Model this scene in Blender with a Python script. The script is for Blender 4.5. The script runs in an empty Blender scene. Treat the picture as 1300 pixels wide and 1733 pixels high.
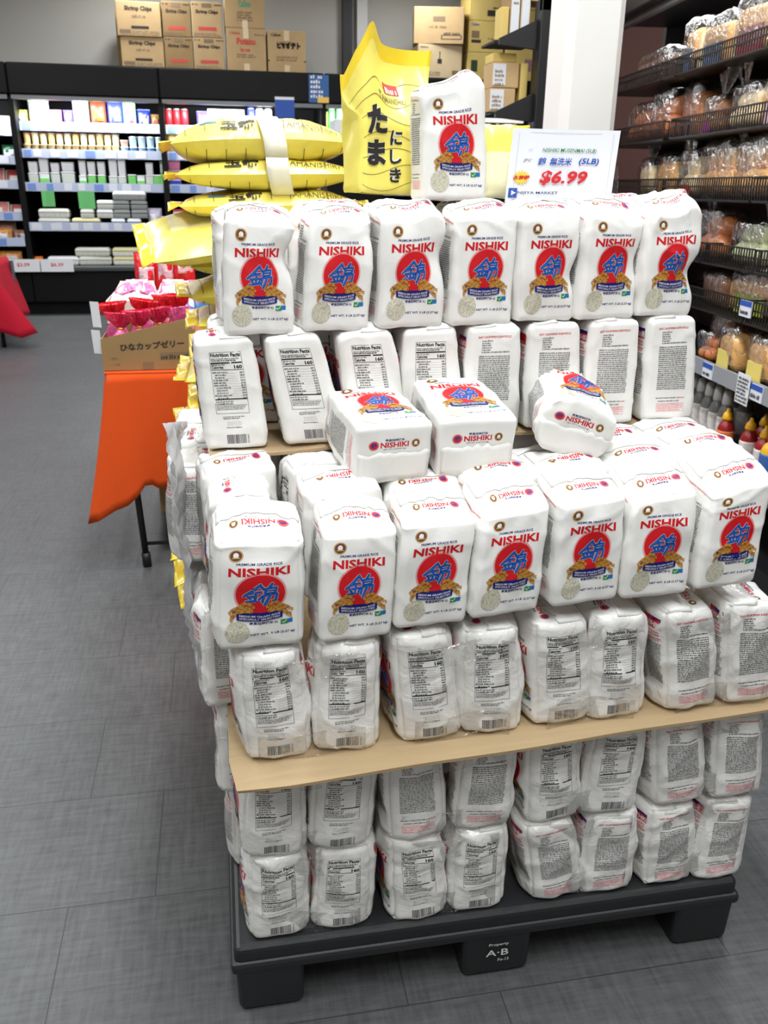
import bpy, bmesh, math, random
import numpy as np
from mathutils import Matrix, Vector

# ------------------------------------------------------------------ scene, camera, light
sc = bpy.context.scene
col = sc.collection
rnd = random.Random(7)
F_PX = 1458.0
cd = bpy.data.cameras.new('camera')
cam = bpy.data.objects.new('camera', cd); col.objects.link(cam)
YAW, PIT, ROL = 0.1883, 0.3601, 0.0141
fw = Vector((math.sin(YAW)*math.cos(PIT), math.cos(YAW)*math.cos(PIT), -math.sin(PIT)))
r0 = Vector((math.cos(YAW), -math.sin(YAW), 0)); u0 = r0.cross(fw)
rt = r0*math.cos(ROL) + u0*math.sin(ROL); up = rt.cross(fw)
cam.matrix_world = Matrix((( rt.x, up.x, -fw.x, 0.0368), (rt.y, up.y, -fw.y, -1.2192), (rt.z, up.z, -fw.z, 1.4654), (0, 0, 0, 1)))
cd.sensor_fit = 'VERTICAL'; cd.sensor_height = 36.0; cd.lens = F_PX/1733*36.0
cd.clip_start = 0.02; cd.clip_end = 60
cd.dof.use_dof = True; cd.dof.focus_distance = 1.55; cd.dof.aperture_fstop = 9.0
sc.camera = cam

w = bpy.data.worlds.new('store'); sc.world = w; w.use_nodes = True
w.node_tree.nodes['Background'].inputs[0].default_value = (0.95, 0.97, 1.0, 1)
w.node_tree.nodes['Background'].inputs[1].default_value = 0.12
sc.view_settings.view_transform = 'Standard'
try: sc.view_settings.look = 'None'
except Exception: pass
sc.view_settings.gamma = 1.0
sc.view_settings.exposure = -0.48
sc.view_settings.use_curve_mapping = False

def area(name, loc, rot, sx, sy, power, color=(0.955, 0.985, 1.0)):
    l = bpy.data.lights.new(name, 'AREA'); l.shape = 'RECTANGLE'; l.size = sx; l.size_y = sy
    l.energy = power; l.color = color
    o = bpy.data.objects.new(name, l); col.objects.link(o); o.location = loc; o.rotation_euler = rot
    return o
# rows of ceiling fluorescents, running away from the camera
for i, (lx, ly) in enumerate([(-2.4, -1.2), (0.2, -1.5), (2.6, -1.2), (-2.4, 1.6), (0.45, 1.0), (2.3, 2.2), (-2.4, 4.6), (0.3, 3.8), (-2.4, 7.4), (0.4, 6.8), (2.6, 6.4), (-.6, 9.6), (2.4, 9.4)]):  # the short pair at the far end is added to brighten the back wall
    area('ceiling_fluorescent_lamp', (lx, ly, 3.90), (0, 0, 0), 0.35, 2.4 if ly < 9 else .6, [65, 125, 70, 105, 130, 90, 120, 80, 70, 60, 50, 60, 50][i])

# ------------------------------------------------------------------ helpers
def S(c):
    """sRGB 0..255 -> linear"""
    return tuple(((v/255)/12.92 if v/255 <= .04045 else ((v/255+.055)/1.055)**2.4) for v in c)

MATS = {}
def mat(name, rgb, rough=.5, metal=0.0, spec=.5, coat=0.0, bump=0.0, bscale=30.0, bdist=.003, emit=0.0, var=0.0, vscale=20.0, coords='Object', stretch=(1, 1, 1)):
    if name in MATS: return MATS[name]
    m = bpy.data.materials.new(name); m.use_nodes = True
    nt = m.node_tree; b = nt.nodes['Principled BSDF']
    c = (*S(rgb), 1)
    b.inputs['Base Color'].default_value = c; b.inputs['Roughness'].default_value = rough
    b.inputs['Metallic'].default_value = metal; b.inputs['Specular IOR Level'].default_value = spec
    b.inputs['Coat Weight'].default_value = coat; b.inputs['Coat Roughness'].default_value = .12
    if emit:
        b.inputs['Emission Color'].default_value = c; b.inputs['Emission Strength'].default_value = emit
    if bump or var:
        tc = nt.nodes.new('ShaderNodeTexCoord'); mp = nt.nodes.new('ShaderNodeMapping')
        mp.inputs['Scale'].default_value = stretch
        nt.links.new(tc.outputs[coords], mp.inputs[0])
    if bump:
        n = nt.nodes.new('ShaderNodeTexNoise'); n.inputs['Scale'].default_value = bscale; n.inputs['Detail'].default_value = 4; n.inputs['Distortion'].default_value = .6
        bp = nt.nodes.new('ShaderNodeBump'); bp.inputs['Strength'].default_value = bump; bp.inputs['Distance'].default_value = bdist
        nt.links.new(mp.outputs[0], n.inputs['Vector']); nt.links.new(n.outputs['Fac'], bp.inputs['Height'])
        nt.links.new(bp.outputs[0], b.inputs['Normal'])
        if coat: nt.links.new(bp.outputs[0], b.inputs['Coat Normal'])
    if var:
        n2 = nt.nodes.new('ShaderNodeTexNoise'); n2.inputs['Scale'].default_value = vscale; n2.inputs['Detail'].default_value = 5
        cr = nt.nodes.new('ShaderNodeValToRGB')
        cr.color_ramp.elements[0].position = .3; cr.color_ramp.elements[1].position = .7
        cr.color_ramp.elements[0].color = tuple(v*(1-var) for v in c[:3])+(1,); cr.color_ramp.elements[1].color = tuple(min(1, v*(1+var)) for v in c[:3])+(1,)
        nt.links.new(mp.outputs[0], n2.inputs['Vector']); nt.links.new(n2.outputs['Fac'], cr.inputs[0]); nt.links.new(cr.outputs[0], b.inputs['Base Color'])
    MATS[name] = m
    return m

def film(name, rough=.12, tint=(1, 1, 1), gloss=.5, bscale=25, haze=.0):
    """thin clear plastic: transparent with glossy creases and a little white haze"""
    if name in MATS: return MATS[name]
    m = bpy.data.materials.new(name); m.use_nodes = True
    nt = m.node_tree; nt.nodes.clear()
    out = nt.nodes.new('ShaderNodeOutputMaterial'); tr = nt.nodes.new('ShaderNodeBsdfTransparent'); gl = nt.nodes.new('ShaderNodeBsdfGlossy')
    tr.inputs[0].default_value = (*tint, 1); gl.inputs['Roughness'].default_value = rough
    lw = nt.nodes.new('ShaderNodeLayerWeight'); lw.inputs[0].default_value = .35
    tc = nt.nodes.new('ShaderNodeTexCoord'); n = nt.nodes.new('ShaderNodeTexNoise'); n.inputs['Scale'].default_value = bscale; n.inputs['Detail'].default_value = 3; n.inputs['Distortion'].default_value = 1.2
    bp = nt.nodes.new('ShaderNodeBump'); bp.inputs['Strength'].default_value = 1; bp.inputs['Distance'].default_value = .012
    nt.links.new(tc.outputs['Object'], n.inputs['Vector']); nt.links.new(n.outputs['Fac'], bp.inputs['Height'])
    for q in (gl, lw): nt.links.new(bp.outputs[0], q.inputs['Normal'])
    ml = nt.nodes.new('ShaderNodeMath'); ml.operation = 'MULTIPLY_ADD'; ml.inputs[1].default_value = gloss; ml.inputs[2].default_value = .04
    nt.links.new(lw.outputs['Fresnel'], ml.inputs[0])
    mx = nt.nodes.new('ShaderNodeMixShader')
    nt.links.new(ml.outputs[0], mx.inputs[0]); nt.links.new(tr.outputs[0], mx.inputs[1]); nt.links.new(gl.outputs[0], mx.inputs[2])
    last = mx
    if haze:
        df = nt.nodes.new('ShaderNodeBsdfDiffuse'); df.inputs[0].default_value = (.85, .85, .85, 1)
        m2 = nt.nodes.new('ShaderNodeMixShader'); m2.inputs[0].default_value = haze
        nt.links.new(mx.outputs[0], m2.inputs[1]); nt.links.new(df.outputs[0], m2.inputs[2]); last = m2
    nt.links.new(last.outputs[0], out.inputs['Surface'])
    MATS[name] = m
    return m

class MB:
    def __init__(self): self.V = []; self.F = []; self.M = []; self.n = 0; self.mats = []
    def mi(self, m):
        if m not in self.mats: self.mats.append(m)
        return self.mats.index(m)
    def add(self, V, F, m):
        V = np.asarray(V, float); k = self.n; i = self.mi(m)
        self.V.append(V); self.F += [tuple(a+k for a in f) for f in F]; self.M += [i]*len(F); self.n += len(V)
        return self
    def box(self, x0, x1, y0, y1, z0, z1, m, bev=0.0, seg=2):
        if bev:
            V, F = rbox(x1-x0, y1-y0, z1-z0, bev, seg)
            return self.add(V+np.array([(x0+x1)/2, (y0+y1)/2, (z0+z1)/2]), F, m)
        V = [(x, y, z) for x in (x0, x1) for y in (y0, y1) for z in (z0, z1)]
        return self.add(V, [(0, 1, 3, 2), (4, 6, 7, 5), (0, 4, 5, 1), (2, 3, 7, 6), (0, 2, 6, 4), (1, 5, 7, 3)], m)
    def tube(self, pts, r, m, n=8, caps=True):
        P = [Vector(p) for p in pts]; V = []; F = []
        rs = r if hasattr(r, '__len__') else [r]*len(P)
        a = None
        for i, p in enumerate(P):
            t = (P[min(i+1, len(P)-1)]-P[max(i-1, 0)]).normalized()
            if a is None: a = t.orthogonal().normalized()
            a = (a-t*a.dot(t)).normalized(); b = t.cross(a)
            V += [tuple(p+(a*math.cos(2*math.pi*k/n)+b*math.sin(2*math.pi*k/n))*rs[i]) for k in range(n)]
        for i in range(len(P)-1):
            for k in range(n):
                F.append((i*n+k, i*n+(k+1) % n, (i+1)*n+(k+1) % n, (i+1)*n+k))
        if caps: F += [tuple(range(n))[::-1], tuple((len(P)-1)*n+k for k in range(n))]
        return self.add(V, F, m)
    def lathe(self, prof, m, c=(0, 0, 0), n=16, sx=1, sy=1):
        V = []; F = []
        for r, z in prof:
            V += [(c[0]+r*sx*math.cos(2*math.pi*k/n), c[1]+r*sy*math.sin(2*math.pi*k/n), c[2]+z) for k in range(n)]
        for i in range(len(prof)-1):
            for k in range(n): F.append((i*n+k, i*n+(k+1) % n, (i+1)*n+(k+1) % n, (i+1)*n+k))
        F += [tuple(range(n))[::-1], tuple((len(prof)-1)*n+k for k in range(n))]
        return self.add(V, F, m)
    def grid(self, fn, nu, nv, m):
        V = [fn(i/nu, j/nv) for j in range(nv+1) for i in range(nu+1)]
        F = [(j*(nu+1)+i, j*(nu+1)+i+1, (j+1)*(nu+1)+i+1, (j+1)*(nu+1)+i) for j in range(nv) for i in range(nu)]
        return self.add(V, F, m)
    def sheet(self, fn, nu, nv, th, m):
        """a thin closed sheet: fn(u,v) points, thickness along the local normal"""
        P = np.array([[fn(i/nu, j/nv) for i in range(nu+1)] for j in range(nv+1)], float)
        du = np.gradient(P, axis=1); dv = np.gradient(P, axis=0); N = np.cross(du, dv); N /= np.linalg.norm(N, axis=2, keepdims=True)+1e-12
        T = (P+N*th/2).reshape(-1, 3); B = (P-N*th/2).reshape(-1, 3); k = len(T); W = nu+1
        F = []
        for j in range(nv):
            for i in range(nu):
                a, b, c, d = j*W+i, j*W+i+1, (j+1)*W+i+1, (j+1)*W+i
                F += [(a, b, c, d), (a+k, d+k, c+k, b+k)]
        E = [j*W for j in range(nv+1)][::-1] + list(range(1, W)) + [j*W+nu for j in range(1, nv+1)] + [nv*W+i for i in range(nu-1, 0, -1)]
        for a, b in zip(E, E[1:]+E[:1]): F.append((a, a+k, b+k, b))
        return self.add(np.vstack([T, B]), F, m)
    def prism(self, poly, o, u, v, depth, m):
        """extrude a 2D outline (u,v axes at o) along u x v by depth"""
        o, u, v = Vector(o), Vector(u), Vector(v); nrm = u.cross(v).normalized()*depth
        A = [o+u*a+v*b for a, b in poly]; n = len(A)
        V = [tuple(p) for p in A]+[tuple(p+nrm) for p in A]
        F = [tuple(range(n))[::-1], tuple(range(n, 2*n))]+[(i, (i+1) % n, n+(i+1) % n, n+i) for i in range(n)]
        return self.add(V, F, m)
    def flat(self, V2, F, o, u, v, m, off=0.0):
        o, u, v = np.array(o, float), np.array(u, float), np.array(v, float); n = np.cross(u, v); n /= np.linalg.norm(n)
        V2 = np.asarray(V2, float)
        return self.add(o+V2[:, :1]*u+V2[:, 1:2]*v+n*off, F, m)
    def text(self, s, o, u, v, h, m, off=.0006, align='C', bold=0.0, width=None, shear=0.0):
        V2, F = glyphs(s, bold, shear)
        V2 = fit(V2, h, width, align)
        return self.flat(V2, F, o, u, v, m, off)
    def build(self, name, parent=None, smooth=False, loc=None):
        me = bpy.data.meshes.new(name)
        V = np.vstack(self.V) if self.V else np.zeros((0, 3))
        me.from_pydata(V.tolist(), [], self.F)
        for m in self.mats: me.materials.append(m)
        me.polygons.foreach_set('material_index', self.M)
        if smooth: me.polygons.foreach_set('use_smooth', [True]*len(self.F))
        me.update()
        o = bpy.data.objects.new(name, me); col.objects.link(o)
        if parent: o.parent = parent
        if loc: o.location = loc
        return o

_rb = {}
def rbox(sx, sy, sz, r, seg=2):
    key = (round(sx, 4), round(sy, 4), round(sz, 4), round(r, 4), seg)
    if key not in _rb:
        bm = bmesh.new(); bmesh.ops.create_cube(bm, size=1)
        for v in bm.verts: v.co = Vector((v.co.x*sx, v.co.y*sy, v.co.z*sz))
        bmesh.ops.bevel(bm, geom=bm.edges[:], offset=r, segments=seg, profile=.5, affect='EDGES')
        bm.verts.index_update()
        _rb[key] = (np.array([v.co[:] for v in bm.verts]), [tuple(v.index for v in f.verts) for f in bm.faces]); bm.free()
    return _rb[key]

_gl = {}
def glyphs(s, bold=0.0, shear=0.0, res=2):
    key = (s, bold, shear, res)
    if key not in _gl:
        c = bpy.data.curves.new('lettering', 'FONT'); c.body = s; c.size = 1; c.resolution_u = res; c.offset = bold; c.shear = shear
        o = bpy.data.objects.new('lettering', c); col.objects.link(o); bpy.context.view_layer.update()
        m = o.to_mesh()
        V = np.array([v.co[:2] for v in m.vertices]).reshape(-1, 2); F = [tuple(p.vertices) for p in m.polygons]
        o.to_mesh_clear(); bpy.data.objects.remove(o); bpy.data.curves.remove(c)
        _gl[key] = (V, F)
    return _gl[key]
def fit(V2, h, width=None, align='C'):
    V = V2.copy(); lo, hi = V.min(0), V.max(0)
    k = h/(hi[1]-lo[1]); kx = (width/(hi[0]-lo[0])) if width else k
    V[:, 0] = (V[:, 0]-lo[0])*kx; V[:, 1] = (V[:, 1]-lo[1])*k
    W = V[:, 0].max()
    V[:, 0] -= W/2 if align == 'C' else (W if align == 'R' else 0)
    return V
def ribbon2(pts, wd, cap=True):
    """a brush stroke: a round-ended ribbon along pts, width wd (one value or one per point)"""
    P = [np.array(p, float) for p in pts]; ws = wd if hasattr(wd, '__len__') else [wd]*len(P); V = []; F = []
    for i, p in enumerate(P):
        t = P[min(i+1, len(P)-1)]-P[max(i-1, 0)]; t = t/(np.linalg.norm(t)+1e-12); n = np.array([-t[1], t[0]])
        V += [tuple(p+n*ws[i]/2), tuple(p-n*ws[i]/2)]
    for i in range(len(P)-1): F.append((2*i+1, 2*i+3, 2*i+2, 2*i))
    for p, w_ in zip(P, ws):
        k = len(V); V += [tuple(p+w_/2*np.array([math.cos(2*PI*q/10), math.sin(2*PI*q/10)])) for q in range(10)]; F.append(tuple(range(k, k+10)))
    return np.array(V), F
PI = math.pi
def disc2(cx, cy, rx, ry, rings=4, n=28):
    V = [(cx, cy)]; F = []
    for i in range(1, rings+1):
        for k in range(n): V.append((cx+rx*i/rings*math.cos(2*math.pi*k/n), cy+ry*i/rings*math.sin(2*math.pi*k/n)))
    for k in range(n): F.append((0, 1+k, 1+(k+1) % n))
    for i in range(rings-1):
        for k in range(n): F.append((1+i*n+k, 1+(i+1)*n+k, 1+(i+1)*n+(k+1) % n, 1+i*n+(k+1) % n))
    return np.array(V), F
def ring2(cx, cy, r0_, r1_, n=32, ax=1.0):
    V = []; F = []
    for k in range(n):
        a = 2*math.pi*k/n; V += [(cx+r0_*math.cos(a), cy+r0_*ax*math.sin(a)), (cx+r1_*math.cos(a), cy+r1_*ax*math.sin(a))]
    for k in range(n): F.append((2*k, 2*k+1, 2*((k+1) % n)+1, 2*((k+1) % n)))
    return np.array(V), F
def rect2(x0, x1, y0, y1, nx=1, ny=1):
    V = [(x0+(x1-x0)*i/nx, y0+(y1-y0)*j/ny) for j in range(ny+1) for i in range(nx+1)]
    return np.array(V), [(j*(nx+1)+i, j*(nx+1)+i+1, (j+1)*(nx+1)+i+1, (j+1)*(nx+1)+i) for j in range(ny) for i in range(nx)]
def para2(x0, x1, y1, lines, lh, seed, cw=.0011, ragged=.2, hgt=.55):
    """small print: one little stroke per letter, too small to read as in the photo"""
    r = random.Random(seed); V = []; F = []
    for L in range(lines):
        y = y1-(L+1)*lh; x = x0; end = x1-(r.random()**2)*ragged*(x1-x0)
        while x < end:
            for _ in range(r.randint(2, 8)):
                if x > end: break
                h = lh*hgt*(1.35 if r.random() < .25 else 1.0); wd = cw*r.uniform(.45, .8); k = len(V)
                V += [(x, y), (x+wd, y), (x+wd, y+h), (x, y+h)]; F.append((k, k+1, k+2, k+3)); x += cw
            x += cw*.8
    return np.array(V), F
def refine(V, F, L):
    """split triangles until no edge is longer than L"""
    V = [tuple(p) for p in V]; T = []
    for f in F: T += [(f[0], f[i], f[i+1]) for i in range(1, len(f)-1)]
    out = []; mid = {}
    def M(a, b):
        k = (min(a, b), max(a, b))
        if k not in mid: mid[k] = len(V); V.append(((V[a][0]+V[b][0])/2, (V[a][1]+V[b][1])/2))
        return mid[k]
    while T:
        a, b, c = T.pop()
        d = [math.dist(V[a], V[b]), math.dist(V[b], V[c]), math.dist(V[c], V[a])]; k = d.index(max(d))
        if d[k] <= L: out.append((a, b, c)); continue
        if k == 0: m = M(a, b); T += [(a, m, c), (m, b, c)]
        elif k == 1: m = M(b, c); T += [(a, b, m), (a, m, c)]
        else: m = M(c, a); T += [(a, b, m), (m, b, c)]
    return np.array(V), out

def tag(o, label, cat, group=None, kind=None):
    if label: o['label'] = label
    if cat: o['category'] = cat
    if group: o['group'] = group
    if kind: o['kind'] = kind
    return o
def empty(name, label, cat, loc=(0, 0, 0), rot=(0, 0, 0), group=None):
    o = bpy.data.objects.new(name, None); o.empty_display_size = .05; col.objects.link(o)
    o.location = loc; o.rotation_euler = rot
    return tag(o, label, cat, group)
def struct(o): o['kind'] = 'structure'; return o
def copy_thing(src, label, loc, rot=(0, 0, 0), group=None, scale=None):
    c = src.copy(); col.objects.link(c); c.location = loc; c.rotation_euler = rot; c['label'] = label
    if group: c['group'] = group
    if scale: c.scale = scale
    for ch in list(src.children):
        d = ch.copy(); col.objects.link(d); d.parent = c
        for g in list(ch.children):
            e = g.copy(); col.objects.link(e); e.parent = d
    return c
ORD = ['first', 'second', 'third', 'fourth', 'fifth', 'sixth', 'seventh', 'eighth', 'ninth', 'tenth', 'eleventh', 'twelfth', 'thirteenth', 'fourteenth', 'fifteenth', 'sixteenth']
PI = math.pi
# ------------------------------------------------------------------ the room
def floor_material():
    m = bpy.data.materials.new('grey linen vinyl tile'); m.use_nodes = True
    nt = m.node_tree; N = nt.nodes; Lk = nt.links; b = N['Principled BSDF']
    geo = N.new('ShaderNodeNewGeometry')
    def noise(scale, stretch):
        mp = N.new('ShaderNodeMapping'); mp.inputs['Scale'].default_value = stretch; Lk.new(geo.outputs['Position'], mp.inputs[0])
        n = N.new('ShaderNodeTexNoise'); n.inputs['Scale'].default_value = scale; n.inputs['Detail'].default_value = 5; n.inputs['Roughness'].default_value = .65
        Lk.new(mp.outputs[0], n.inputs['Vector']); return n
    a, c, d = noise(9, (1, 9, 1)), noise(9, (9, 1, 1)), noise(2.0, (1, 1, 1))
    mx = N.new('ShaderNodeMath'); mx.operation = 'ADD'; Lk.new(a.outputs['Fac'], mx.inputs[0]); Lk.new(c.outputs['Fac'], mx.inputs[1])
    m2 = N.new('ShaderNodeMath'); m2.operation = 'MULTIPLY_ADD'; m2.inputs[1].default_value = .5; Lk.new(d.outputs['Fac'], m2.inputs[0]); Lk.new(mx.outputs[0], m2.inputs[2])
    cr = N.new('ShaderNodeValToRGB'); mr = N.new('ShaderNodeMapRange'); mr.inputs[1].default_value = .75; mr.inputs[2].default_value = 1.75
    Lk.new(m2.outputs[0], mr.inputs[0]); Lk.new(mr.outputs[0], cr.inputs[0])
    cr.color_ramp.elements[0].color = (*S((54, 55, 56)), 1); cr.color_ramp.elements[1].color = (*S((100, 101, 102)), 1)
    br = N.new('ShaderNodeTexBrick'); br.offset = .27; br.inputs['Scale'].default_value = 1.0; br.inputs['Mortar Size'].default_value = 0.0013; br.inputs['Mortar Smooth'].default_value = .0
    br.inputs['Brick Width'].default_value = .675; br.inputs['Row Height'].default_value = .36
    mp = N.new('ShaderNodeMapping'); mp.inputs['Location'].default_value = (.17, .04, 0); Lk.new(geo.outputs['Position'], mp.inputs[0]); Lk.new(mp.outputs[0], br.inputs['Vector'])
    mix = N.new('ShaderNodeMixRGB'); Lk.new(br.outputs['Fac'], mix.inputs[0]); Lk.new(cr.outputs[0], mix.inputs[1]); mix.inputs[2].default_value = (*S((56, 56, 58)), 1)
    Lk.new(mix.outputs[0], b.inputs['Base Color']); b.inputs['Roughness'].default_value = .42; b.inputs['Specular IOR Level'].default_value = .35
    return m
FLOOR = floor_material()
q = MB(); q.box(-5, 5, -3, 11.2, -.05, 0, FLOOR); struct(q.build('floor'))
q = MB(); q.box(-5, 5, 10.9, 11.1, 0, 4.0, mat('grey painted wall', (182, 180, 173), .8)); struct(q.build('wall_back'))
q = MB(); q.box(-5, 5, -3, 11.2, 4.0, 4.1, mat('white ceiling', (225, 225, 222), .9)); struct(q.build('ceiling'))
q = MB(); q.box(-5, 5, -3.2, -3.0, 0, 4.0, mat('shop wall', (150, 146, 140), .8)); struct(q.build('wall_front'))
q = MB(); q.box(-5.1, -5, -3, 11.1, 0, 4.0, mat('shop wall', (150, 146, 140), .8)); struct(q.build('wall_left'))
q = MB(); q.box(4.4, 4.6, -3, 11.1, 0, 4.0, mat('dark red wall', (86, 52, 46), .8)); struct(q.build('wall_right'))
q = MB(); q.box(1.72, 1.84, 10.78, 10.9, 2.6, 4.0, mat('dark conduit', (40, 40, 42), .6)); q.box(1.9, 2.03, 10.8, 10.9, 2.6, 4.0, mat('pale trim', (205, 205, 203), .7)); struct(q.build('trim_1'))
# square white column with chamfered corners
q = MB(); WP = mat('white painted column', (228, 228, 224), .55)
cx, cy, hw, ch = 1.635, 2.72, .128, .034
oct_ = [(-hw+ch, -hw), (hw-ch, -hw), (hw, -hw+ch), (hw, hw-ch), (hw-ch, hw), (-hw+ch, hw), (-hw, hw-ch), (-hw, -hw+ch)]
q.prism(oct_, (cx, cy, 0), (1, 0, 0), (0, 1, 0), 4.0, WP)
o = q.build('column'); struct(o)
# ------------------------------------------------------------------ the white rice bags
BW, BD, BH = .134, .110, .205
INK = dict(white=(238, 237, 233), red=(206, 24, 34), halo=(236, 150, 146), navy=(24, 30, 112), kanji=(10, 56, 146), kanji2=(28, 104, 190), gold=(190, 138, 60), gold2=(150, 102, 40),
           grey=(58, 58, 62), pale=(206, 207, 209), green=(40, 140, 80), seal=(110, 66, 52), sealgold=(196, 164, 100), pink=(232, 120, 128), cyan=(40, 110, 190), black=(18, 18, 20))
def ink(k, wrapped):
    if wrapped: return mat('wrapped bag '+k, INK[k], .42, coat=.75, bump=.75, bscale=26, bdist=.006, spec=.4)
    return mat('bag '+k, INK[k], .46, bump=.35, bscale=22, bdist=.004, spec=.35)
def rice_window_mat():
    m = mat('rice grains behind clear film', (214, 210, 190), .3)
    nt = m.node_tree; b = nt.nodes['Principled BSDF']
    tc = nt.nodes.new('ShaderNodeTexCoord'); v = nt.nodes.new('ShaderNodeTexVoronoi'); v.inputs['Scale'].default_value = 330
    cr = nt.nodes.new('ShaderNodeValToRGB'); cr.color_ramp.elements[0].color = (*S((232, 229, 214)), 1); cr.color_ramp.elements[1].color = (*S((180, 176, 152)), 1)
    nt.links.new(tc.outputs['Object'], v.inputs['Vector']); nt.links.new(v.outputs['Distance'], cr.inputs[0]); cr.color_ramp.elements[1].position = .8
    nt.links.new(cr.outputs[0], b.inputs['Base Color'])
    return m
RICE = rice_window_mat()

PRINT = []      # (face, V2, F, ink, offset)
def put(face, VF, k, off=.0004): PRINT.append((face, np.asarray(VF[0], float), VF[1], k, off))
def ptext(face, s, x, y, h, k, width=None, bold=0.0, shear=0.0, off=.0004, align='C', fine=None, ang=0.0, arch=0.0):
    V, F = glyphs(s, bold, shear); V = fit(V, h, width, align)
    if fine: V, F = refine(V, F, fine)
    if arch:
        hw = np.abs(V[:, 0]).max(); V[:, 1] += arch*(V[:, 0]/hw)**2
    if ang: c, s_ = math.cos(ang), math.sin(ang); V = V @ np.array([[c, s_], [-s_, c]])
    put(face, (V+np.array([x, y]), F), k, off)
def seal(face, x, y, r):
    put(face, disc2(x, y, r*.94, r, 2, 20), 'sealgold', .0004); put(face, disc2(x, y, r*.76, r*.82, 2, 20), 'seal', .0006)
    put(face, disc2(x, y+r*.05, r*.36, r*.46, 2, 14), 'white', .0008); put(face, rect2(x-r*.5, x+r*.5, y-r*.45, y-r*.25, 3, 1), 'sealgold', .0010)
def oval(face, x, y, rx, ry):
    put(face, disc2(x, y, rx, ry, 3, 22), 'red', .0004); put(face, ring2(x, y, rx*.8, rx*.88, 22, ry/rx), 'halo', .0006)
    ptext(face, '錦', x, y-ry*.55, ry*1.1, 'kanji', width=rx*1.1, bold=.03, off=.0007)
def wheat(x0, y0, side):
    r = random.Random(3)
    for e, (dx, dy, cur) in enumerate([(.045, .009, .010), (.042, .006, .017), (.032, .014, .004), (.043, .003, .021)]):
        pts = []
        for i in range(15):
            t = i/14; pts.append((x0+side*(.002+dx*t), y0-.006+dy*4*t*(1-t)*1.0+.016*t-cur*t*t*t*1.1))
        for i, p in enumerate(pts):
            if i < 3: continue
            for sgn in (-1, 1):
                a = math.atan2(pts[min(i+1, 14)][1]-p[1], pts[min(i+1, 14)][0]-p[0]+1e-9)+sgn*.55
                V, F = disc2(0, 0, .0030, .00125, 1, 7); c, s_ = math.cos(a), math.sin(a)
                V = V @ np.array([[c, s_], [-s_, c]])+np.array([p[0]+.002*c, p[1]+.002*s_])
                put('front', (V, F), 'gold' if (i+e) % 3 else 'gold2', .0010+.0001*e)
# front panel (x from the middle, y up from the bottom edge)
for face in ('front',):
    seal(face, -.036, .177, .0125)
    ptext(face, 'PREMIUM GRADE RICE', -.001, .1575, .0046, 'navy', width=.068, bold=.02)
    ptext(face, 'NISHIKI', -.001, .1365, .0165, 'red', width=.093, bold=.035, fine=.008)
    put(face, ring2(.001, .103, .0385, .0392, 40), 'halo', .0004); put(face, ring2(.001, .103, .0360, .0380, 40), 'halo', .0004); put(face, disc2(.001, .103, .0362, .0355, 6, 40), 'red', .0005)
    KJ = [([(585, 826), (548, 868), (500, 918), (450, 955), (418, 978)], [20, 32, 34, 30, 18]), ([(583, 838), (606, 868), (618, 892)], [22, 26, 20]), ([(492, 936), (545, 928), (592, 922)], [20, 22, 20]), ([(458, 990), (530, 984), (602, 980)], [20, 24, 20]),
          ([(545, 930), (538, 985), (532, 1036)], [22, 24, 20]), ([(478, 1006), (492, 1028)], [20, 18]), ([(590, 1000), (572, 1026)], [20, 18]), ([(444, 1052), (520, 1046), (606, 1036)], [20, 26, 20]),
          ([(704, 826), (694, 846), (672, 872)], [26, 26, 18]), ([(642, 884), (636, 925), (634, 950)], [20, 20, 18]), ([(640, 886), (700, 880), (748, 878), (742, 915), (736, 944)], [20, 22, 28, 24, 20]), ([(640, 916), (736, 910)], [12, 12]), ([(636, 948), (738, 940)], [16, 16]),
          ([(622, 974), (616, 1020), (608, 1062)], [22, 22, 18]), ([(624, 974), (690, 966), (756, 964), (750, 1010), (738, 1052), (712, 1046)], [20, 22, 28, 26, 24, 14]), ([(694, 944), (676, 1000), (652, 1056), (630, 1096)], [22, 26, 28, 22])]
    for k, ext, o_ in (('pale', 18, .0007), ('kanji', 8, .0009), ('kanji2', -13, .0011)):
        for si, (pts, ws) in enumerate(KJ):
            put(face, ribbon2([(.0012+.000142*(x-590), .103-.000142*(y-955)) for x, y in pts], [max(4, w_+ext)*.000142 for w_ in ws]), k, o_+.000004*si)
    V, F = rect2(-.040, .040, .0585, .0685, 10, 1); V[:, 1] += 4.5*V[:, 0]**2; put(face, (V, F), 'navy', .0009)
    wheat(.001, .070, -1); wheat(.001, .070, 1)
    V, F = rect2(-.034, .034, .0535, .0650, 12, 1); V[:, 1] += 3.5*V[:, 0]**2; put(face, (V, F), 'navy', .0016)
    ptext(face, 'MEDIUM GRAIN RICE', 0, .0602, .0034, 'pale', width=.060, bold=.02, off=.0018, arch=.0034)
    ptext(face, 'SPECIALLY SELECTED', 0, .0553, .0034, 'pale', width=.060, bold=.02, off=.0018, arch=.0034)
    ptext(face, '最高級特撰米 K)', .006, .0455, .0058, 'navy', width=.042, bold=.02)
    put(face, rect2(.034, .051, .0445, .0520, 2, 1), 'cyan', .0004); put(face, rect2(.031, .043, .0435, .0520, 2, 1), 'green', .0006); ptext(face, '✓', .037, .0450, .006, 'white', off=.0008)
    ptext(face, 'NET WT. 5 LB (2.27 kg)', .021, .0255, .0052, 'navy', width=.069, bold=.02)
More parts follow.
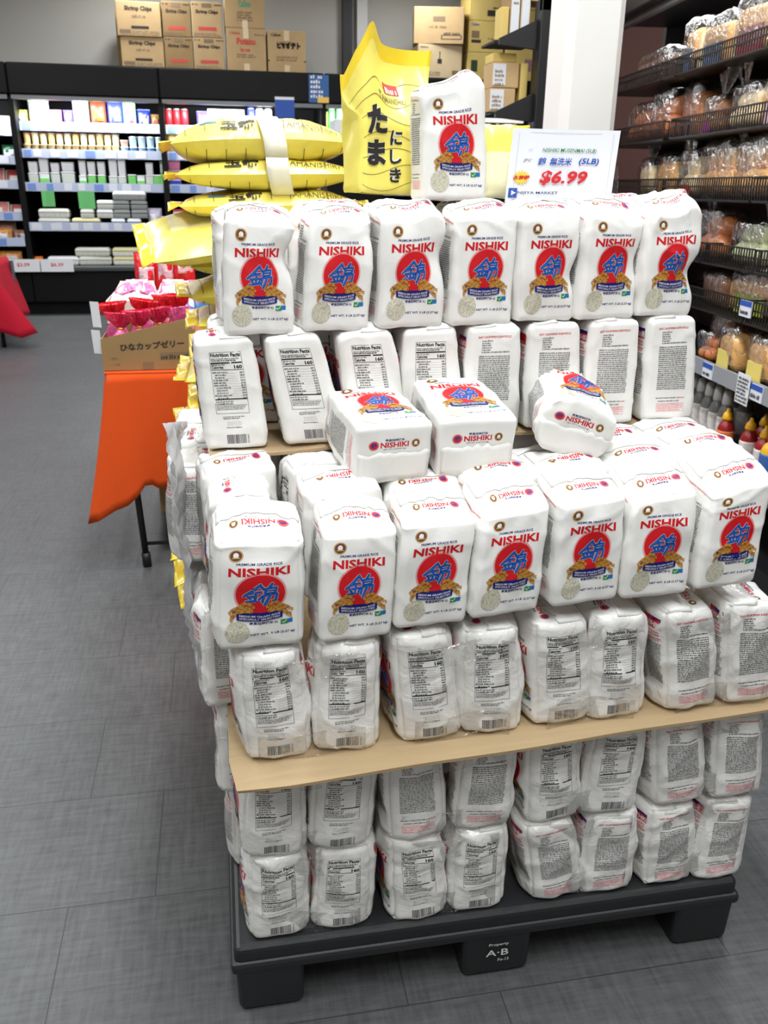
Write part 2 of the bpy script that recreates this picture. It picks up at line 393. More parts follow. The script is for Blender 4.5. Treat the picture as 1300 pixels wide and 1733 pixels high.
# top and bottom panels
for face in ('top', 'bottom'):
    ptext(face, 'NISHIKI', 0, .0150, .0100, 'red', width=.050, bold=.03)
    ptext(face, '最高級特撰米', 0, .0262, .0045, 'navy', width=.034, bold=.02)
    ptext(face, 'NET WT. 5 LB (2.27 kg)', 0, .0105, .0026, 'navy', width=.040, bold=.02)
    oval(face, -.037, .0205, .0090, .0080); seal(face, .037, .0205, .0080)
    if face == 'bottom': put(face, rect2(.005, .014, -.040, -.036), 'black')
# nutrition panel on one gusset
f = 'nutrition'
X0, X1 = -.031, .028
for a in (rect2(X0, X1, .182, .1826, 4, 1), rect2(X0, X1, .070, .0706, 4, 1), rect2(X0, X0+.0006, .070, .1826, 1, 6), rect2(X1-.0006, X1, .070, .1826, 1, 6)): put(f, a, 'grey')
ptext(f, 'Nutrition Facts', -.0015, .1742, .0068, 'black', width=.055, bold=.035)
put(f, para2(X0+.002, X1-.006, .1730, 1, .0032, 1, .0011), 'grey'); put(f, para2(X0+.002, X1-.002, .1700, 1, .0036, 2, .0012, hgt=.7), 'black')
put(f, rect2(X0+.001, X1-.001, .1625, .1648, 4, 1), 'black'); put(f, para2(X0+.002, X0+.026, .1620, 1, .003, 3, .001), 'grey')
ptext(f, 'Calories', X0+.002, .1530, .0052, 'black', width=.021, bold=.03, align='L'); ptext(f, '160', X1-.002, .1530, .0066, 'black', width=.0145, bold=.04, align='R')
put(f, rect2(X0+.001, X1-.001, .1505, .1515, 4, 1), 'black')
y = .1490
for i in range(11):
    put(f, para2(X0+(.002 if i in (0, 3, 4, 5, 9) else .006), X0+(.026 if i % 3 else .034), y, 1, .0042, 20+i, .0011), 'grey' if i not in (3, 4, 9) else 'black')
    put(f, para2(X1-.008, X1-.002, y, 1, .0042, 50+i, .0012, ragged=0), 'grey'); put(f, rect2(X0+.002, X1-.002, y-.0046, y-.0044, 3, 1), 'grey'); y -= .0047
put(f, rect2(X0+.001, X1-.001, y-.0015, y+.0006, 4, 1), 'black')
put(f, para2(X0+.002, X0+.034, y-.002, 2, .0042, 80, .0011), 'grey'); put(f, rect2(X0+.002, X1-.002, y-.0117, y-.0112, 3, 1), 'grey')
put(f, para2(X0+.002, X1-.002, y-.012, 3, .0028, 81, .0009), 'grey')
put(f, para2(-.020, .018, .066, 2, .0032, 82, .001), 'grey'); put(f, para2(-.014, .012, .056, 3, .003, 83, .001), 'pale'); put(f, para2(-.016, .015, .0455, 1, .003, 84, .001), 'grey')
r = random.Random(5); x = -.017
while x < .017:
    wd = r.choice((.0006, .0009, .0015)); put(f, rect2(x, x+wd, .012, .030, 1, 2), 'grey'); x += wd+r.choice((.0006, .0010))
put(f, para2(.020, .0225, .030, 6, .003, 85, .001), 'grey')
# recipe panel on the other gusset
f = 'recipe'
ptext(f, 'EASY CALIFORNIA SUSHI ROLLS', .000, .1845, .0040, 'red', width=.068, bold=.02)
put(f, para2(-.026, -.004, .182, 5, .0042, 90, .0010, ragged=.5), 'grey'); put(f, para2(-.026, .030, .161, 1, .0042, 91, .0010), 'grey')
put(f, para2(-.031, .031, .153, 22, .0040, 92, .0010, ragged=.06), 'grey')
put(f, para2(-.031, .018, .050, 1, .0036, 93, .0010, ragged=.0), 'grey'); put(f, para2(.018, .030, .050, 1, .0036, 94, .0010, ragged=0), 'red'); put(f, para2(-.026, .024, .0435, 1, .0036, 95, .0010), 'grey')
for a in (rect2(-.029, .029, .036, .0366, 4, 1), rect2(-.029, .029, .020, .0206, 4, 1), rect2(-.029, -.0284, .020, .0366), rect2(.0284, .029, .020, .0366)): put(f, a, 'pink')
put(f, para2(-.027, .027, .036, 4, .0036, 96, .0011), 'pink')
# back panel
f = 'back'
put(f, disc2(-.045, .178, .010, .0125, 3, 20), 'red'); put(f, disc2(-.045, .171, .010, .004, 2, 16), 'gold', .0006); ptext(f, '錦', -.045, .173, .012, 'kanji', bold=.03, off=.0008)
V, F = rect2(.012, .056, .166, .187, 3, 1); put(f, (V, F), 'red'); put(f, rect2(.024, .056, .181, .187, 2, 1), 'navy', .0006)
ptext(f, 'NISHIKI', .036, .1685, .010, 'white', width=.038, bold=.03, off=.0008)
ptext(f, 'COOKING', .038, .157, .0042, 'red', width=.026, bold=.02); ptext(f, 'DIRECTIONS', .036, .151, .0042, 'red', width=.030, bold=.02)
put(f, para2(.020, .055, .149, 2, .0042, 100, .0011), 'red'); put(f, para2(.018, .056, .138, 20, .0042, 101, .0012, ragged=.1), 'grey')
put(f, para2(-.050, .008, .150, 26, .0042, 102, .0013, ragged=.15), 'grey')

MAPF = {'front': lambda V: np.stack([V[:, 0], np.full(len(V), -BD/2), V[:, 1]], 1), 'back': lambda V: np.stack([-V[:, 0], np.full(len(V), BD/2), V[:, 1]], 1),
        'nutrition': lambda V: np.stack([np.full(len(V), BW/2), V[:, 0], V[:, 1]], 1), 'recipe': lambda V: np.stack([np.full(len(V), -BW/2), -V[:, 0], V[:, 1]], 1),
        'top': lambda V: np.stack([-V[:, 0], -V[:, 1], np.full(len(V), BH)], 1), 'bottom': lambda V: np.stack([V[:, 0], -V[:, 1], np.zeros(len(V))], 1)}
def merged_print():
    out = []; byk = {}
    for face, V, F, k, off in PRINT:
        P = MAPF[face](V); d = byk.setdefault(k, [[], [], [], 0])
        d[0].append(P); d[1].append(np.full(len(P), off)); d[2] += [tuple(a+d[3] for a in q) for q in F]; d[3] += len(P)
    return {k: (np.vstack(d[0]), np.concatenate(d[1]), d[2]) for k, d in byk.items()}
MP = merged_print()

def spaced(a, b, r, n):
    return np.unique(np.round(np.concatenate([np.linspace(a, a+r, 5), np.linspace(a+r, b-r, n), np.linspace(b-r, b, 5)]), 6))
def box_surface():
    xs, ys, zs = spaced(-BW/2, BW/2, .012, 20), spaced(-BD/2, BD/2, .012, 15), spaced(0, BH, .012, 32)
    idx = {}; V = []; F = []
    def vid(p):
        k = tuple(np.round(p, 5))
        if k not in idx: idx[k] = len(V); V.append(k)
        return idx[k]
    def face(A, B, fn, flip):
        for i in range(len(A)-1):
            for j in range(len(B)-1):
                q_ = [vid(fn(A[i], B[j])), vid(fn(A[i+1], B[j])), vid(fn(A[i+1], B[j+1])), vid(fn(A[i], B[j+1]))]
                F.append(tuple(q_[::-1] if flip else q_))
    face(xs, zs, lambda a, b: (a, -BD/2, b), False); face(xs, zs, lambda a, b: (a, BD/2, b), True)
    face(ys, zs, lambda a, b: (BW/2, a, b), False); face(ys, zs, lambda a, b: (-BW/2, a, b), True)
    face(xs, ys, lambda a, b: (a, b, BH), False); face(xs, ys, lambda a, b: (a, b, 0), True)
    return np.array(V), F
BOXV, BOXF = box_surface()

def sn(P, seed, f, n=5):
    """smooth random field in [-1,1]"""
    r = np.random.RandomState(seed); s = 0
    for _ in range(n):
        d = r.normal(size=3); d /= np.linalg.norm(d); s = s+np.sin(P @ d*f*r.uniform(.6, 1.5)*2*PI+r.uniform(0, 6.28))
    return s/n*1.4
def bag_shape(p):
    sd = p.get('seed', 1); lean, leany = p.get('lean', 0), p.get('leany', 0); slx, sly = p.get('slx', 0), p.get('sly', .012); dome = p.get('dome', .012)
    amp, crease = p.get('amp', .0022), p.get('crease', .0026); bul = p.get('bulge', .05); tw = p.get('twist', 0); hs = p.get('h', 1.0); tap = p.get('taper', .03)
    pin = p.get('pinch', None); roundy = p.get('round', 0); ry = p.get('ridge', 0)
    def D(P, off=0.0):
        P = np.asarray(P, float); H2 = np.array([BW/2, BD/2])
        r_ = p.get('r', .011)
        lo = np.array([-BW/2+r_, -BD/2+r_, r_]); hi = np.array([BW/2-r_, BD/2-r_, BH-r_])
        q_ = np.clip(P, lo, hi); n = P-q_; n /= np.linalg.norm(n, axis=1, keepdims=True)+1e-12
        o_ = np.asarray(off, float)
        nz = amp*sn(P, sd, 9)+.5*amp*sn(P*np.array([1, 1, .6]), sd+50, 22)
        rid = 1-np.abs(sn(P+.012*np.stack([sn(P, sd+9, 14), sn(P, sd+10, 14), sn(P, sd+11, 14)], 1), sd+77, 8))
        nz = nz+crease*np.clip(rid-.45, 0, 1)**2*2.2*(1+.9*np.clip((P[:, 2]-BH*.7)/(BH*.3), 0, 1))
        Q = q_+n*(r_+nz+o_)[:, None] if np.ndim(o_) or True else None
        t = np.clip(Q[:, 2]/BH, 0, 1); X = np.clip(P[:, 0]/(BW/2), -1, 1); Y = np.clip(P[:, 1]/(BD/2), -1, 1)
        s = np.sin(PI*np.clip(t*.92+.03, 0, 1))
        Q[:, 0] *= 1+bul*.6*s*(1-.6*Y**2)+.02*(1-t)**2-tap*t**3
        Q[:, 1] *= 1+bul*s*(1-.7*X**2)+.03*(1-t)**2-.10*t**5
        if roundy:
            k = 1-roundy*(X**2)*(Y**2)*.30; Q[:, 0] *= k; Q[:, 1] *= k
        Q[:, 2] += t**5*(dome*(1-.85*X**2)*(1-Y**2)+slx*X+sly*Y*.6)
        # soft ridge along the top front edge, dented in the middle
        if ry: Q[:, 2] += ry*t**6*np.exp(-((X-.55)/.35)**2)*(1-.4*Y)
        if pin:
            z0, am, side = pin
            g = np.exp(-((P[:, 2]-z0*BH)/(.16*BH))**2)*np.clip(side*X, 0, 1)**1.5; Q[:, 0] -= side*am*g; Q[:, 1] *= 1-.22*g
        Q[:, 2] *= hs
        Q[:, 0] += lean*t**1.3; Q[:, 1] += leany*t**1.3
        if tw:
            c, s_ = np.cos(tw*t), np.sin(tw*t); Q[:, 0], Q[:, 1] = Q[:, 0]*c-Q[:, 1]*s_, Q[:, 0]*s_+Q[:, 1]*c
        return Q
    return D
WIN = disc2(-.034, .035, .0195, .0195, 6, 30)
def bag_meshes(p, wrapped):
    D = bag_shape(p)
    b = MB(); b.add(D(BOXV), BOXF, ink('white', wrapped))
    for k, (P, off, F) in MP.items(): b.add(D(P, off), F, ink(k, wrapped))
    w_ = MB(); w_.add(D(MAPF['front'](WIN[0]), .0006), WIN[1], RICE)
    fl = MB(); r = random.Random(p.get('seed', 1)); zg = [r.uniform(-.004, .004) for _ in range(16)]
    def flap(face, sgn):
        def fn(u, v):
            x = (-.5+u)*BW*.95; y = .044-v*(.050+zg[int(u*15)]*v); return (x, y)
        nu, nv = 14, 6; G = np.array([[fn(i/nu, j/nv) for i in range(nu+1)] for j in range(nv+1)]).reshape(-1, 2)
        P = np.stack([G[:, 0], G[:, 1], np.full(len(G), BH if face == 'top' else 0)], 1); lift = .0012*np.tile(np.linspace(0, 1, nv+1)[:, None], (1, nu+1)).ravel()**2
        T, B_ = D(P, .0015+lift), D(P, .0003+lift*.6); k = len(T); Wd = nu+1; F = []
        if face == 'bottom': pass
        for j in range(nv):
            for i in range(nu):
                a, b2, c, d = j*Wd+i, j*Wd+i+1, (j+1)*Wd+i+1, (j+1)*Wd+i; F += [(a, d, c, b2), (a+k, b2+k, c+k, d+k)]
        E = [j*Wd for j in range(nv+1)][::-1]+list(range(1, Wd))+[j*Wd+nu for j in range(1, nv+1)]+[nv*Wd+i for i in range(nu-1, 0, -1)]
        for a, b2 in zip(E, E[1:]+E[:1]): F.append((a, b2, b2+k, a+k))
        fl.add(np.vstack([T, B_]), F, ink('white', wrapped))
    flap('bottom' if p.get('lying') else 'top', 1)
    return b, w_, fl
def make_bag(p, label, loc, rot, group, wrapped=False):
    root = empty('rice_bag', label, 'bag of rice', loc, rot, group); root.scale = (p.get('sx', 1), 1, 1)
    b, w_, fl = bag_meshes(p, wrapped)
    b.build('bag_body', root, True)
    o = w_.build('rice_window', root, True); o['label'] = 'round clear window showing rice grains'
    fl.build('bottom_flap' if p.get('lying') else 'top_flap', root, True)
    return root

NUT, REC = -PI/2, PI/2     # turned to show the nutrition or the recipe gusset
zc = lambda x: .546+.026*x            # top face of the lower cardboard sheet
zu = lambda x: .998+.030*x            # top face of the upper cardboard sheet
D2R = PI/180
# --- loads on the pallet, wrapped in clear film, pairs; (x at the front, kind, x lean, turn)
L1 = [(.086, 'n', .0, 2), (.207, 'n', .004, -2), (.352, 'n', -.012, 3), (.470, 'n', .002, -1), (.628, 'r', -.03, 4), (.737, 'r', .0, -2), (.864, 'r', -.012, 5), (.976, 'r', .006, 0)]
L2 = [(.083, 'n', .004, 0), (.204, 'n', .012, -3), (.342, 'r', -.01, 2), (.470, 'r', .01, -3), (.604, 'n', -.01, 3), (.722, 'n', .008, -3), (.862, 'r', -.025, 4), (.985, 'r', -.02, 2)]
L3 = [(.092, 'n', -.010, 4), (.215, 'n', -.004, -1), (.362, 'n', -.022, 4), (.474, 'n', -.012, 0), (.605, 'n', -.02, 4), (.710, 'n', -.014, -1), (.853, 'r', -.03, 4), (.975, 'r', -.028, 2)]
proto_w = {}
FACE = {'n': 'nutrition side out', 'r': 'recipe side out'}
def wrapped_bag(kind, lean, z, h, x, y, turn, label, group, seed):
    # a lean along world x is the bag's own y axis once it is turned a quarter
    key = (kind, round(lean, 2), seed % 3)
    rz = (NUT if kind == 'n' else REC)+turn*D2R
    if key not in proto_w:
        s = 1 if kind == 'n' else -1
        proto_w[key] = make_bag(dict(seed=seed, leany=s*lean, amp=.0036, crease=.0035, bulge=.06, dome=.004, sly=.0, taper=.01, round=.5, r=.014), label, (x, y, z), (0, 0, rz), group, True)
        proto_w[key].scale = (1.04, 1.09, h); return proto_w[key]
    return copy_thing(proto_w[key], label, (x, y, z), (0, 0, rz), group, (1.04, 1.09, h))
for i, (x, k, ln, tn) in enumerate(L1):
    wrapped_bag(k, ln, .1575, .90, x, .083, tn, f'wrapped white rice bag on the pallet deck, {ORD[i]} from the orange table, {FACE[k]}', 'wrapped rice bags on the pallet', 10+i)
for i, (x, k, ln, tn) in enumerate(L2):
    wrapped_bag(k, ln, .345+.012*x, .93, x, .083, tn, f'wrapped white rice bag under the lower cardboard, {ORD[i]} from the orange table, {FACE[k]}', 'wrapped rice bags on the pallet', 30+i)
for i, (x, k, ln, tn) in enumerate(L3):
    wrapped_bag(k, ln, zc(x)+.001, 1.0, x, .088 if i < 6 else .083, tn, f'wrapped white rice bag upon the lower cardboard, {ORD[i]} from the orange table, {FACE[k]}', 'wrapped rice bags on the lower cardboard', 50+i)
# --- loose bags standing in front on top of those, front panel out
FR = [(.070, .766, .006, -1, dict(slx=-.004, sly=.03, lean=.008, dome=.016, round=.35, sx=1.08, bulge=.07)), (.226, .768, .010, 1, dict(lean=.010, sly=.024, dome=.014)), (.350, .782, .012, 2, dict(lean=.018, sly=.03, dome=.010)),
      (.476, .792, .014, 5, dict(lean=.022, sly=.03, slx=.006)), (.618, .803, .012, 4, dict(lean=.010, sly=.026, slx=.004)), (.750, .806, .020, -1, dict(lean=.010, sly=.034, slx=.008)), (.880, .815, .020, 5, dict(lean=.022, sly=.034, slx=.012))]
for i, (x, z, ly, tn, pr) in enumerate(FR):
    p = dict(seed=110+i*7, leany=ly*.6, bulge=.05, h=.955, sx=.91); p.update(pr)
    make_bag(p, f'white rice bag, red disc facing out, lower loose row, {ORD[i]} from the orange table end', (x, .076, z), (0, 0, (tn+3)*D2R), 'loose rice bags in the lower row')
# --- two rows behind them, only their tops showing
R2 = [(.052, .215, NUT, -.004), (.225, .197, .05, .006), (.372, .192, -.1, -.012), (.505, .195, .05, .004), (.640, .195, .1, .006), (.772, .203, .06, .010), (.905, .205, .1, .02)]
R3 = [(.050, .345, .15, .006), (.205, .315, PI+.15, .0), (.350, .31, .05, -.02), (.490, .308, 0, -.02), (.640, .31, .1, -.02), (.775, .318, .1, .008), (.910, .322, .12, .014)]
protos = []
for row, L in (('first', R2), ('second', R3)):
    for i, (x, y, rz, dz) in enumerate(L):
        lab = f'folded top of white rice bag, {row} row behind lower loose bags, {ORD[i]} from orange table'
        loc = (x, y, .772+.035*x+dz)
        if len(protos) < 4: protos.append(make_bag(dict(seed=200+len(protos)*5, sly=.006, dome=.012, crease=.004, slx=.004), lab, loc, (0, 0, rz), 'rice bags behind the lower loose row'))
        else: copy_thing(protos[(i*3+len(row)) % 4], lab, loc, (0, 0, rz), 'rice bags behind the lower loose row')
for i in range(7):
    x = .07+.140*i
    copy_thing(protos[(i+2) % 4], f'white rice bag in the shade under the upper cardboard, {ORD[i]} from the orange table', (x, .455, .772+.035*x), (0, 0, (.05, -.1, .1, 0, -.05, .1, 0)[i]), 'rice bags under the upper cardboard', (1, 1, .98))
# --- three bags lying on their backs across those tops, bottoms towards the aisle
for i, (x, y, z, rx, ry_, rz, what, pr) in enumerate([(.318, .172, 1.035, -80, 0, 8, 'nearest the orange table end', dict(bulge=.08, leany=.01)), (.466, .174, 1.040, -80, 0, 3, 'the middle one of three', dict(bulge=.08)),
                                            (.650, .185, 1.062, -84, 16, -14, 'rolled onto its edge', dict(bulge=.12, amp=.006, crease=.006, round=.9))]):
    p = dict(seed=300+i, lying=True, sly=0, dome=0); p.update(pr)
    make_bag(p, f'white rice bag lying on its back below the upper cardboard, {what}', (x, y, z), (rx*D2R, ry_*D2R, rz*D2R), 'rice bags lying on their backs')
# --- upper cardboard: turned bags
T2 = [(.053, 'n', -.016, 3, 0), (.200, 'n', -.040, 2, 0), (.325, 'n', -.030, 2, 0), (.430, 'n', -.006, 0, 0), (.552, 'r', -.004, 0, 0), (.675, 'r', -.008, 1, 0), (.795, 'r', -.004, 1, 0), (.925, 'r', -.014, 2, 0)]
for i, (x, k, ln, tn, _) in enumerate(T2):
    s = 1 if k == 'n' else -1
    make_bag(dict(seed=400+i*3, leany=s*ln, bulge=.06, sly=s*.004, dome=.008, taper=.02), f'white rice bag on the upper cardboard, {ORD[i]} from orange table end, {FACE[k]}', (x, .432, zu(x)+.001), (0, 0, (NUT if k == 'n' else REC)+tn*D2R), 'turned rice bags on the upper cardboard')
# --- upper cardboard: the top row facing out
T3 = [(.106, .000, -3, dict(lean=.008, slx=-.008, sly=.02, pinch=(.66, .016, 1), ridge=.006)), (.241, .0, 3, dict(lean=.020, sly=.022, pinch=(.9, .008, 1), slx=.0)), (.381, .0, 2, dict(lean=.006, sly=.020, ridge=.012, pinch=(.62, .006, 1))),
      (.515, .0, 3, dict(lean=.010, sly=.018, slx=.004)), (.643, .0, 5, dict(lean=.002, sly=.022, pinch=(.42, .010, 1), slx=.004)), (.767, .0, 4, dict(lean=.008, sly=.026, pinch=(.5, .006, 1), slx=-.002)), (.890, .0, 4, dict(lean=.008, sly=.026, pinch=(.40, .016, 1), ridge=.016, crease=.005))]
for i, (x, dz, tn, pr) in enumerate(T3):
    p = dict(seed=500+i*11, bulge=.05, sx=.90); p.update(pr)
    make_bag(p, f'white rice bag, red disc facing out, top row, {ORD[i]} from the orange table end', (x, .428, zu(x)+.211+dz), (0, 0, (tn+3)*D2R), 'rice bags in the top row')
for i in range(6):
    x = .10+.15*i
    copy_thing(protos[i % 4], f'white rice bag behind the top row, {ORD[i]} from the orange table end', (x, .572, zu(x)+.214), (0, 0, (.1, -.2, .15, 0, .1, -.1, .05)[i]), 'rice bags behind the top row')
for i in range(6):
    x = .08+.15*i
    copy_thing(protos[(i+1) % 4], f'white rice bag behind the turned ones on upper cardboard, {ORD[i]} from orange table end', (x, .60, zu(x)+.002), (0, 0, (0, .1, -.1, 0, .1, -.1, .05, 0)[i]), 'rice bags behind the turned ones')
make_bag(dict(seed=611, sx=.93, lean=-.010, slx=.012, sly=.010, ridge=.012, bulge=.045), 'single white rice bag standing alone on top of the stack beside the price sign', (.500, .575, zu(.5)+.43), (0, 0, 2*D2R), None)
# --- bags down the side of the stack that faces the orange table
side = [(.17+.165*jj, z, l, jj) for l, z in enumerate((.1575, .345, .548, .772)) for jj in range(0 if l < 3 else 1, 4)]
for n, (y, z, l, jj) in enumerate(side):
    x = (.045, .03, .0, -.035)[l]+.004*(n % 3)
    wrapped_bag('n' if n % 2 else 'r', 0.0, z, .95, x+.012, y+.10, (3, -4, 6)[n % 3], f'wrapped white rice bag in the side column, {ORD[l]} layer up, {ORD[jj]} from the aisle', 'wrapped rice bags down the side of the stack', 70+n % 3)
# ------------------------------------------------------------------ pallet and cardboard sheets
BLK = mat('black recycled plastic', (34, 35, 37), .45, bump=.25, bscale=120, bdist=.002)
pal = empty('pallet', 'black plastic pallet on the grey floor carrying the rice stack', 'pallet')
q = MB(); q.box(0, 1.016, 0, 1.22, .112, .1565, BLK, .012, 3); q.box(-.006, 1.022, -.006, 1.226, .098, .124, BLK, .008, 2)
for i in range(4): q.box(.12+.22*i, .24+.22*i, .02, .03, .085, .10, BLK)
q.build('deck', pal, False)
WT = mat('white stencil paint', (235, 235, 235), .6)
for fx, wx in ((.066, .128), (.508, .142), (.951, .128)):
    for fy in (.060, .61, 1.158):
        q = MB(); V, F = rbox(wx, .126, .116, .014, 3); V = V.copy(); k = 1-.05*np.clip(-V[:, 2:]/.058, 0, 1); V[:, 0:1] *= k; V[:, 1:2] *= k
        q.add(V+np.array([fx, fy, .058]), F, BLK)
        o = q.build('foot', pal)
        if fx == .508 and fy == .060:
            t = MB(); up_ = (0, -.05, .999); y0 = -.0055
            t.text('Property', (.508, y0, .082), (1, 0, 0), up_, .009, WT, .0035, width=.040, bold=.01)
            t.text('A·B', (.506, y0+.001, .057), (1, 0, 0), up_, .017, WT, .0035, width=.046, bold=.01); t.text('Fo-13', (.520, y0+.003, .040), (1, 0, 0), up_, .008, WT, .0035, width=.022, bold=.01)
            t.build('stencil', o)['label'] = 'white stencilled lettering'
CARDB = mat('brown cardboard', (176, 152, 116), .85, var=.06, vscale=6, stretch=(1, 14, 1), bump=.1, bscale=40)
def card(name, label, fn):
    q = MB(); q.sheet(fn, 24, 10, .006, CARDB)
    return tag(q.build(name, None, False), label, 'cardboard sheet')
def lower(u, v):
    x = .012+1.10*u; y0 = -.052+.050*u; y = y0+v*(.78-y0)
    edge = max(0, 1-v/.09); corner = math.exp(-(u/.05)**2)*edge
    return (x+.012*corner, y+.02*corner, zc(x)-.004-.010*edge*(.6+.4*math.sin(u*17))*(.35)-.010*corner)
card('cardboard_sheet', 'brown cardboard sheet under the lower loose bags, sticking out towards the aisle', lower)
def upper(u, v):
    x = .004+.95*u; y0 = .345+.03*u; y = y0+v*(.66-y0)
    return (x, y, zu(x)-.004-.005*max(0, 1-v/.15)*math.sin(u*11)**2-.006*math.exp(-((u-1)/.04)**2)*max(0, 1-v/.2))
card('cardboard_sheet', 'brown cardboard sheet under the turned bags of the upper rows', upper)
# clear film webs bridging each pair of wrapped bags
FILM = film('clear shrink film', .16, gloss=.30, bscale=18)
for lvl, (zb, L, h) in enumerate(((.158, L1, .18), (.348, L2, .185), (.552, L3, .2))):
    for k in range(4):
        xa, xb = L[2*k][0], L[2*k+1][0]; zz = zb+.02*xa
        root = empty('shrink_film', f'clear shrink film bridging the {ORD[k]} bag pair from the orange table, ' + ('on the pallet deck', 'under the lower cardboard', 'upon the cardboard')[lvl], 'plastic film')
        for nm, z0_, z1_ in (('lower_web', .0, .045), ('upper_web', h*.74, h*.94)):
            q = MB(); q.sheet(lambda u, v: (xa-.03+(xb-xa+.06)*u, .0125+.006*math.sin(PI*u)+.002*math.sin(9*u+v*4), zz+z0_+(z1_-z0_)*v+.006*math.sin(u*7+lvl+k)), 14, 5, .0006, FILM); q.build(nm, root, True)
# loose film skirt down the side towards the orange table
q = MB(); q.sheet(lambda u, v: (-.046-.012*v+.007*math.sin(u*19+v*5)+.005*math.sin(v*17+u*3)+.004*math.sin(u*60+v*40)+.003*math.sin(u*33-v*71), .27+.40*u+.006*math.sin(v*50), .56+(.52-.1*u)*v), 24, 40, .0008, film('cloudy wrap film', .25, gloss=.6, bscale=12, haze=.35))
tag(q.build('stretch_wrap', None, True), 'cloudy stretch wrap hanging down the stack side facing the orange table', 'plastic film')

# ------------------------------------------------------------------ yellow rice bags
YB = mat('pale yellow bag', (246, 231, 112), .34, bump=.45, bscale=16, bdist=.006, coat=.3); YS = mat('strong yellow seal', (248, 218, 56), .35, bump=.3, bscale=14, bdist=.005, coat=.3)
YW = mat('cream yellow bag panel', (240, 236, 196), .36, bump=.4, bscale=16, bdist=.006); YK = mat('black brush ink', (30, 28, 30), .5); YL = mat('thin grey print line', (120, 112, 60), .5); YBL = mat('pale blue print', (90, 130, 190), .5); YR = mat('red print block', (204, 52, 52), .5)
def pillow_fn(L, W_, T, seed, sag=0.0, bend=0.0):
    def D(u, v, side, off=0.0):
        u = np.asarray(u, float); v = np.asarray(v, float); X, Y = 2*u-1, 2*v-1
        t = T/2*np.clip(1-np.abs(X)**2.9, 0, 1)**.65*np.clip(1-np.abs(Y)**4.5, 0, 1)**.5
        P = np.stack([X*L/2, Y*W_/2, np.zeros_like(X)], -1)
        nz = .006*sn(P.reshape(-1, 3), seed, 6).reshape(X.shape)+.003*sn(P.reshape(-1, 3), seed+5, 15).reshape(X.shape)
        z = side*(t+off+nz*np.clip(1-np.abs(X)**6, 0, 1)*np.clip(t/T*3, 0, 1))+.35*sag*X**2*T+bend*X
        edge = 1-.06*np.abs(Y)**4*(1-np.abs(X))-.05*(np.abs(X)**6)*np.abs(Y)
        P[..., 2] = z; P[..., 1] *= edge
        return P
    return D
def yellow_bag(L, W_, T, seed, white=False, sag=0.0, bend=0.0, print_=True, wr=(8, 20)):
    D = pillow_fn(L, W_, T, seed, sag, bend)
    nu, nv = 30, 22; U, Vv = np.meshgrid(np.linspace(0, 1, nu+1), np.linspace(0, 1, nv+1)); A, B = D(U, Vv, 1).reshape(-1, 3), D(U, Vv, -1).reshape(-1, 3)
    F1 = []; F2 = []; Fw = []; n = len(A)
    for j in range(nv):
        for i in range(nu):
            a = j*(nu+1)+i; (Fw if white and i > 3 and wr[0] < j < wr[1] else F1).append((a, a+1, a+nu+2, a+nu+1)); F2.append((a+n, a+nu+1+n, a+nu+2+n, a+1+n))
    q = MB(); q.add(np.vstack([A, B]), F1+F2, YB)
    if Fw:
        q.M = q.M; q.add(np.vstack([A]), Fw, YW)
    if print_:
        def pr(V2, F, m, side, off=.0012):    # V2 in metres along (length, width from the front edge)
            P = D(V2[:, 0]/L+.5, np.clip(V2[:, 1]/W_, 0.001, 1), side, off); q.add(P, F, m)
        for k in range(9):
            x = -L*.42+k*L*.105; pr(*rect2(x, x+.0018, .006, W_*.9, 1, 30), YL, 1); pr(*rect2(x, x+.0018, .006, W_*.4, 1, 14), YL, -1)
        V, F = glyphs('玉錦', .03); V = fit(V, .034, .080, 'L'); V, F = refine(V, F, .010); pr(V*np.array([1, .8])+np.array([-.10, .006]), F, YK, 1)
        V, F = glyphs('TAMANISHIKI', .0); V = fit(V, .018, .13, 'L'); V, F = refine(V, F, .010); pr(V*np.array([1, 1])+np.array([.04, .009]), F, YL, 1)
        pr(*rect2(-L*.34, -L*.34+.04, .03, .045, 4, 2), YBL, 1)
    seals = []
    for s in (-1, 1):
        e = MB(); r_ = random.Random(seed+s)
        def fn(u, v):
            y = (-.5+u)*W_*.93; p0 = D(np.array([.5+s*.488]), np.array([np.clip(y/W_+.5, 0, 1)]), 1)[0]
            return (p0[0]+s*.032*v, y*(1+.02*v), p0[2]*(1-v)+ (bend*s+.35*sag*T)*v+.008*v*math.sin(u*14+seed)+.004*math.sin(u*31+seed*2)*v)
        e.sheet(fn, 26, 4, .0016, YS); seals.append(e)
    return q, seals
def place_yellow(label, loc, rot, group, **k):
    root = empty('yellow_rice_bag', label, 'bag of rice', loc, rot, group)
    q, ss = yellow_bag(**k); q.build('bag_body', root, True)
    for e in ss: e.build('end_seal', root, True)['label'] = 'deep yellow crimped end seal'
    return root
Y0 = 1.125
yp = []
NY = 20
